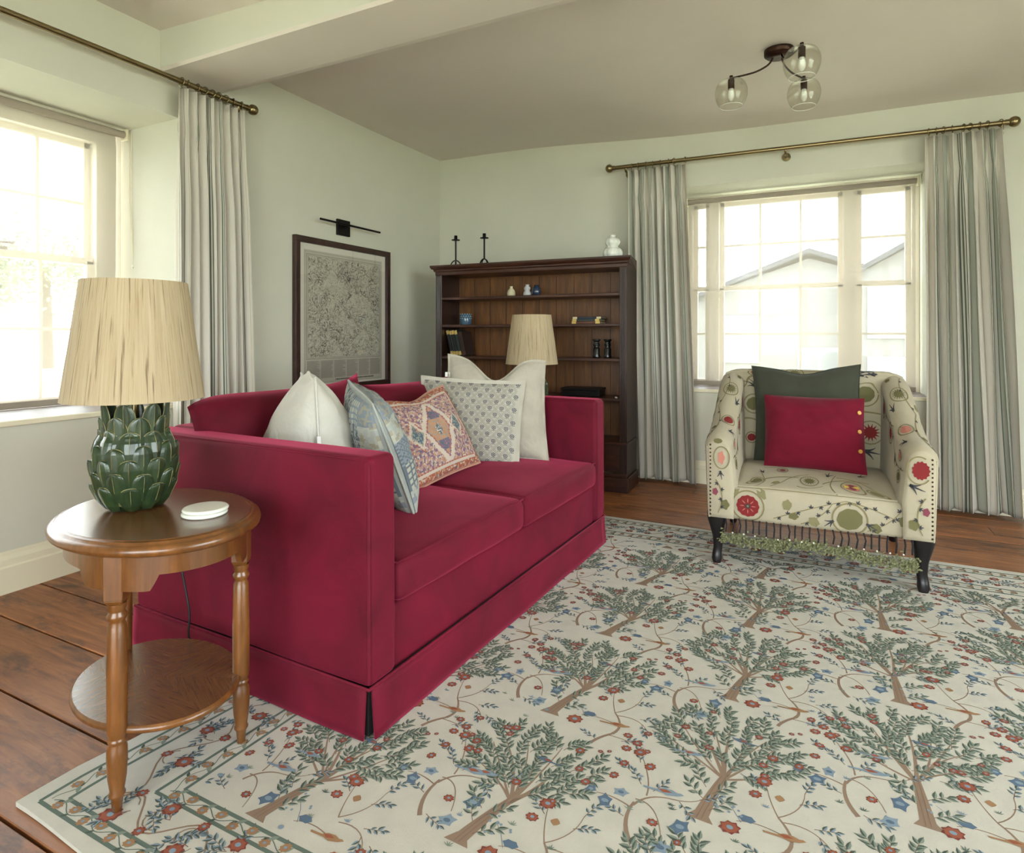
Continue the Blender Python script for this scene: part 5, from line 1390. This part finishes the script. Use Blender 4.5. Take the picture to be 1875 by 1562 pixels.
def rect(y0, z0, y1, z1, mt, o=.0008): m.add([(X0+o, y0, z0), (X0+o, y1, z0), (X0+o, y1, z1), (X0+o, y0, z1)], [(0,1,2,3)], mt)
def outline(y0, z0, y1, z1, w, mt):
    rect(y0, z0, y1, z0+w, mt); rect(y0, z1-w, y1, z1, mt); rect(y0, z0, y0+w, z1, mt); rect(y1-w, z0, y1, z1, mt)
outline(-.366, -.288, .374, .398, .002, ink); outline(-.356, -.279, .364, .389, .0012, ink); outline(-.380, -.445, .386, .415, .0015, inkl)
rr = random.Random(4)
for k in range(6):   # columns of small print under the map
    y0 = -.366+k*.124
    z = -.300
    while z > -.418:
        rect(y0+.004, z-.0016, y0+.116-rr.uniform(0, .03)*(rr.random() < .25), z, inkl); z -= .0034
    rect(y0+.119, -.42, y0+.1202, -.296, inkl)
y = -.10
while y < .30:
    w = rr.uniform(.006, .012)
    if not (.04 < y < .10): rect(y, -.436, y+w, -.427, ink)
    y += w+.004
m.build('print', None, mt_)
m = MB(); m.box(.020, -fw/2+fb-.002, -fh/2+fb-.002, .0225, fw/2-fb+.002, fh/2-fb+.002); m.build('glazing', glassmat('picture_glass', (250,250,250), .16, .0, .35), pf)
pl = empty('picture_light', (XL+.001, 3.285, 1.80), 0, 'slim black bar picture light on the wall above the framed map', 'picture light')
m = MB(); m.box(0, -.075, -.055, .018, .050, .055); m.build('backplate', M['black'], pl, bevel=.003)
m = MB(); m.tube([(.018, -.01, .012), (.075, -.01, .012)], .007, 10); m.build('bracket_arm', M['black'], pl)
m = MB(); m.tube([(.078, -.30, .010), (.078, .30, .010)], .0075, 12); m.build('light_bar', M['black'], pl)

# ================================================================ ceiling light
cl = empty('ceiling_light', (-.185, 3.385, ceil_z(-.185, 3.385)-.003), 0, 'bronze three arm ceiling light with clear glass shades', 'ceiling light')
m = MB(); m.lathe([(0, -.030), (.062, -.030), (.070, -.024), (.071, -.002), (.071, 0)], 40, caps=False); m.lathe([(.0, -.034), (.060, -.033), (.060, -.028)], 40, mat=None, caps=False); m.build('canopy', M['bronze'], cl)
for k, ang in enumerate((173, 62, -62)):
    a = R(ang); c_, s_ = cos(a), sin(a); q = .235
    pts = [(.03, -.02), (.032, -.04), (.055, -.065), (.105, -.083), (.165, -.088), (q, -.088)]
    m = MB(); m.tube([(x*c_, x*s_, z) for x, z in smooth_pts(pts, 5)], .0048, 10); ar = m.build('arm', M['bronze'], cl)
    m = MB(); m.tube([(q*c_, q*s_, -.076), (q*c_, q*s_, -.094)], .009, 14); m.tube([(q*c_, q*s_, -.096), (q*c_, q*s_, -.145)], .0165, 18); m.build('lamp_holder', M['bronze'], cl)
    m = MB(); m.lathe([(.011, -.145), (.0125, -.155), (.0175, -.172), (.0165, -.190), (.009, -.205), (.0, -.211)], 16, (q*c_, q*s_, 0), caps=False); m.build('bulb', M['shade_glass'] if False else M['bulb'], cl)
    prof = [(.017, -0.0950), (.035, -0.0980), (.058, -0.1130), (.072, -0.1430), (.077, -0.1780), (.075, -0.2130), (.066, -0.2480), (.054, -0.2730)]
    prof = [(r*1.07, -.095+(z+.095)*.80) for r, z in prof]; pr = smooth_pts(prof, 4)
    m = MB(); m.lathe(pr+[(.0562, -.2378)]+[(r-.0016, z) for r, z in pr[::-1]], 40, (q*c_, q*s_, 0), caps=False); gs = m.build('glass_shade', M['shade_glass'], cl)
    m = MB(); m.tube([(q*c_+.0573*cos(2*pi*i/36), q*s_+.0573*sin(2*pi*i/36), -.2378) for i in range(36)], .0014, 6, closed=True); m.build('rim', mat('glass_rim', (225,225,218), .2), gs)

# ================================================================ outside the windows
g = MB(); g.grid(lambda u, v: (-60+120*u, -60+120*v, -.75+.25*sin(u*9)*cos(v*8)), 24, 24); tag(g.build('lawn', mat('lawn_grass', (205,208,180), .95, var=.1, scale=.6)), 'pale grass lawn stretching away outside both windows', 'lawn', kind='stuff')
stone = mat('pale_stone', (118,117,115), .9, var=.12, scale=2); slate = mat('slate_roof', (68,70,76), .85, var=.1, scale=3); wpaint = mat('outdoor_white_paint', (160,160,160), .6)
hs = empty('neighbour_house', (0, 15.5, -.75), 0, 'grey stone house with gabled slate roofs seen through the window blind', 'house')
def house(x0, x1, y0, y1, ze, zr, wins):
    m = MB(); m.box(x0, y0, 0, x1, y1, ze); m.add([(x0, y0, ze), (x1, y0, ze), ((x0+x1)/2, y0, zr-.1)], [(0,1,2)]); w = m.build('wall', stone, hs)
    m = MB(); xm = (x0+x1)/2
    for s in (-1, 1):
        e = x0-.2 if s < 0 else x1+.2
        vs = [(e, y0-.2, ze-.12), (e, y1, ze-.12), (xm, y1, zr), (xm, y0-.2, zr)]; vs2 = [(a, b, c+.1) for a, b, c in vs]
        m.add(vs+vs2, [(0,1,2,3), (7,6,5,4), (0,3,7,4), (0,4,5,1), (1,5,6,2)])
    m.build('roof', slate, hs)
    for (wx, wz) in wins:
        m = MB(); m.box(wx-.42, y0-.05, wz, wx+.42, y0+.02, wz+1.05); fw_ = m.build('window', wpaint, hs)
        m = MB(); m.box(wx-.34, y0-.06, wz+.08, wx-.03, y0-.045, wz+.97); m.box(wx+.03, y0-.06, wz+.08, wx+.34, y0-.045, wz+.97); m.build('pane', mat('dark_pane', (110,115,118), .5), fw_)
house(-2.9, 2.5, -1.0, 6, 2.55, 3.55, [(-1.6, 1.2), (0.0, .5)]); house(.55, 5.6, -1.8, 5, 2.95, 4.45, [(1.25, 1.75), (1.25, .35), (3.4, 1.2)])
rr = random.Random(8)
leafm = mat('hazy_foliage', (150,155,135), .95, var=.25, scale=3)
for k, (x, y, s) in enumerate(((-30, 11.5, 2.2), (-36, 17.5, 2.9))):
    t = empty('garden_tree', (x, y, -.75), 0, ('rounded tree beyond the left window, the nearer of the two' if k == 0 else 'broad tree beyond the left window, the farther of the two'), 'tree', 'trees outside the left window')
    m = MB(); m.tube([(0,0,0), (.05,.02,1.0*s), (.1,0,1.8*s)], [.14*s, .1*s, .05*s], 10); m.build('trunk', mat('bark', (96,84,70), .9), t)
    m = MB()
    for q in range(2600):
        a, b_, r_ = rr.uniform(0, 2*pi), rr.gauss(0, .5), rr.uniform(.4, 1.0)*s
        p = Vector((r_*cos(a)*cos(b_), r_*sin(a)*cos(b_), 1.9*s+r_*sin(b_)*1.1)); d = Vector((rr.gauss(0,1), rr.gauss(0,1), rr.gauss(0,1))).normalized()*.14; e = d.cross(Vector((rr.gauss(0,1), .3, 1))).normalized()*.07
        m.add([p-d, p+e, p+d, p-e], [(0,1,2,3)])
    m.build('foliage', leafm, t)
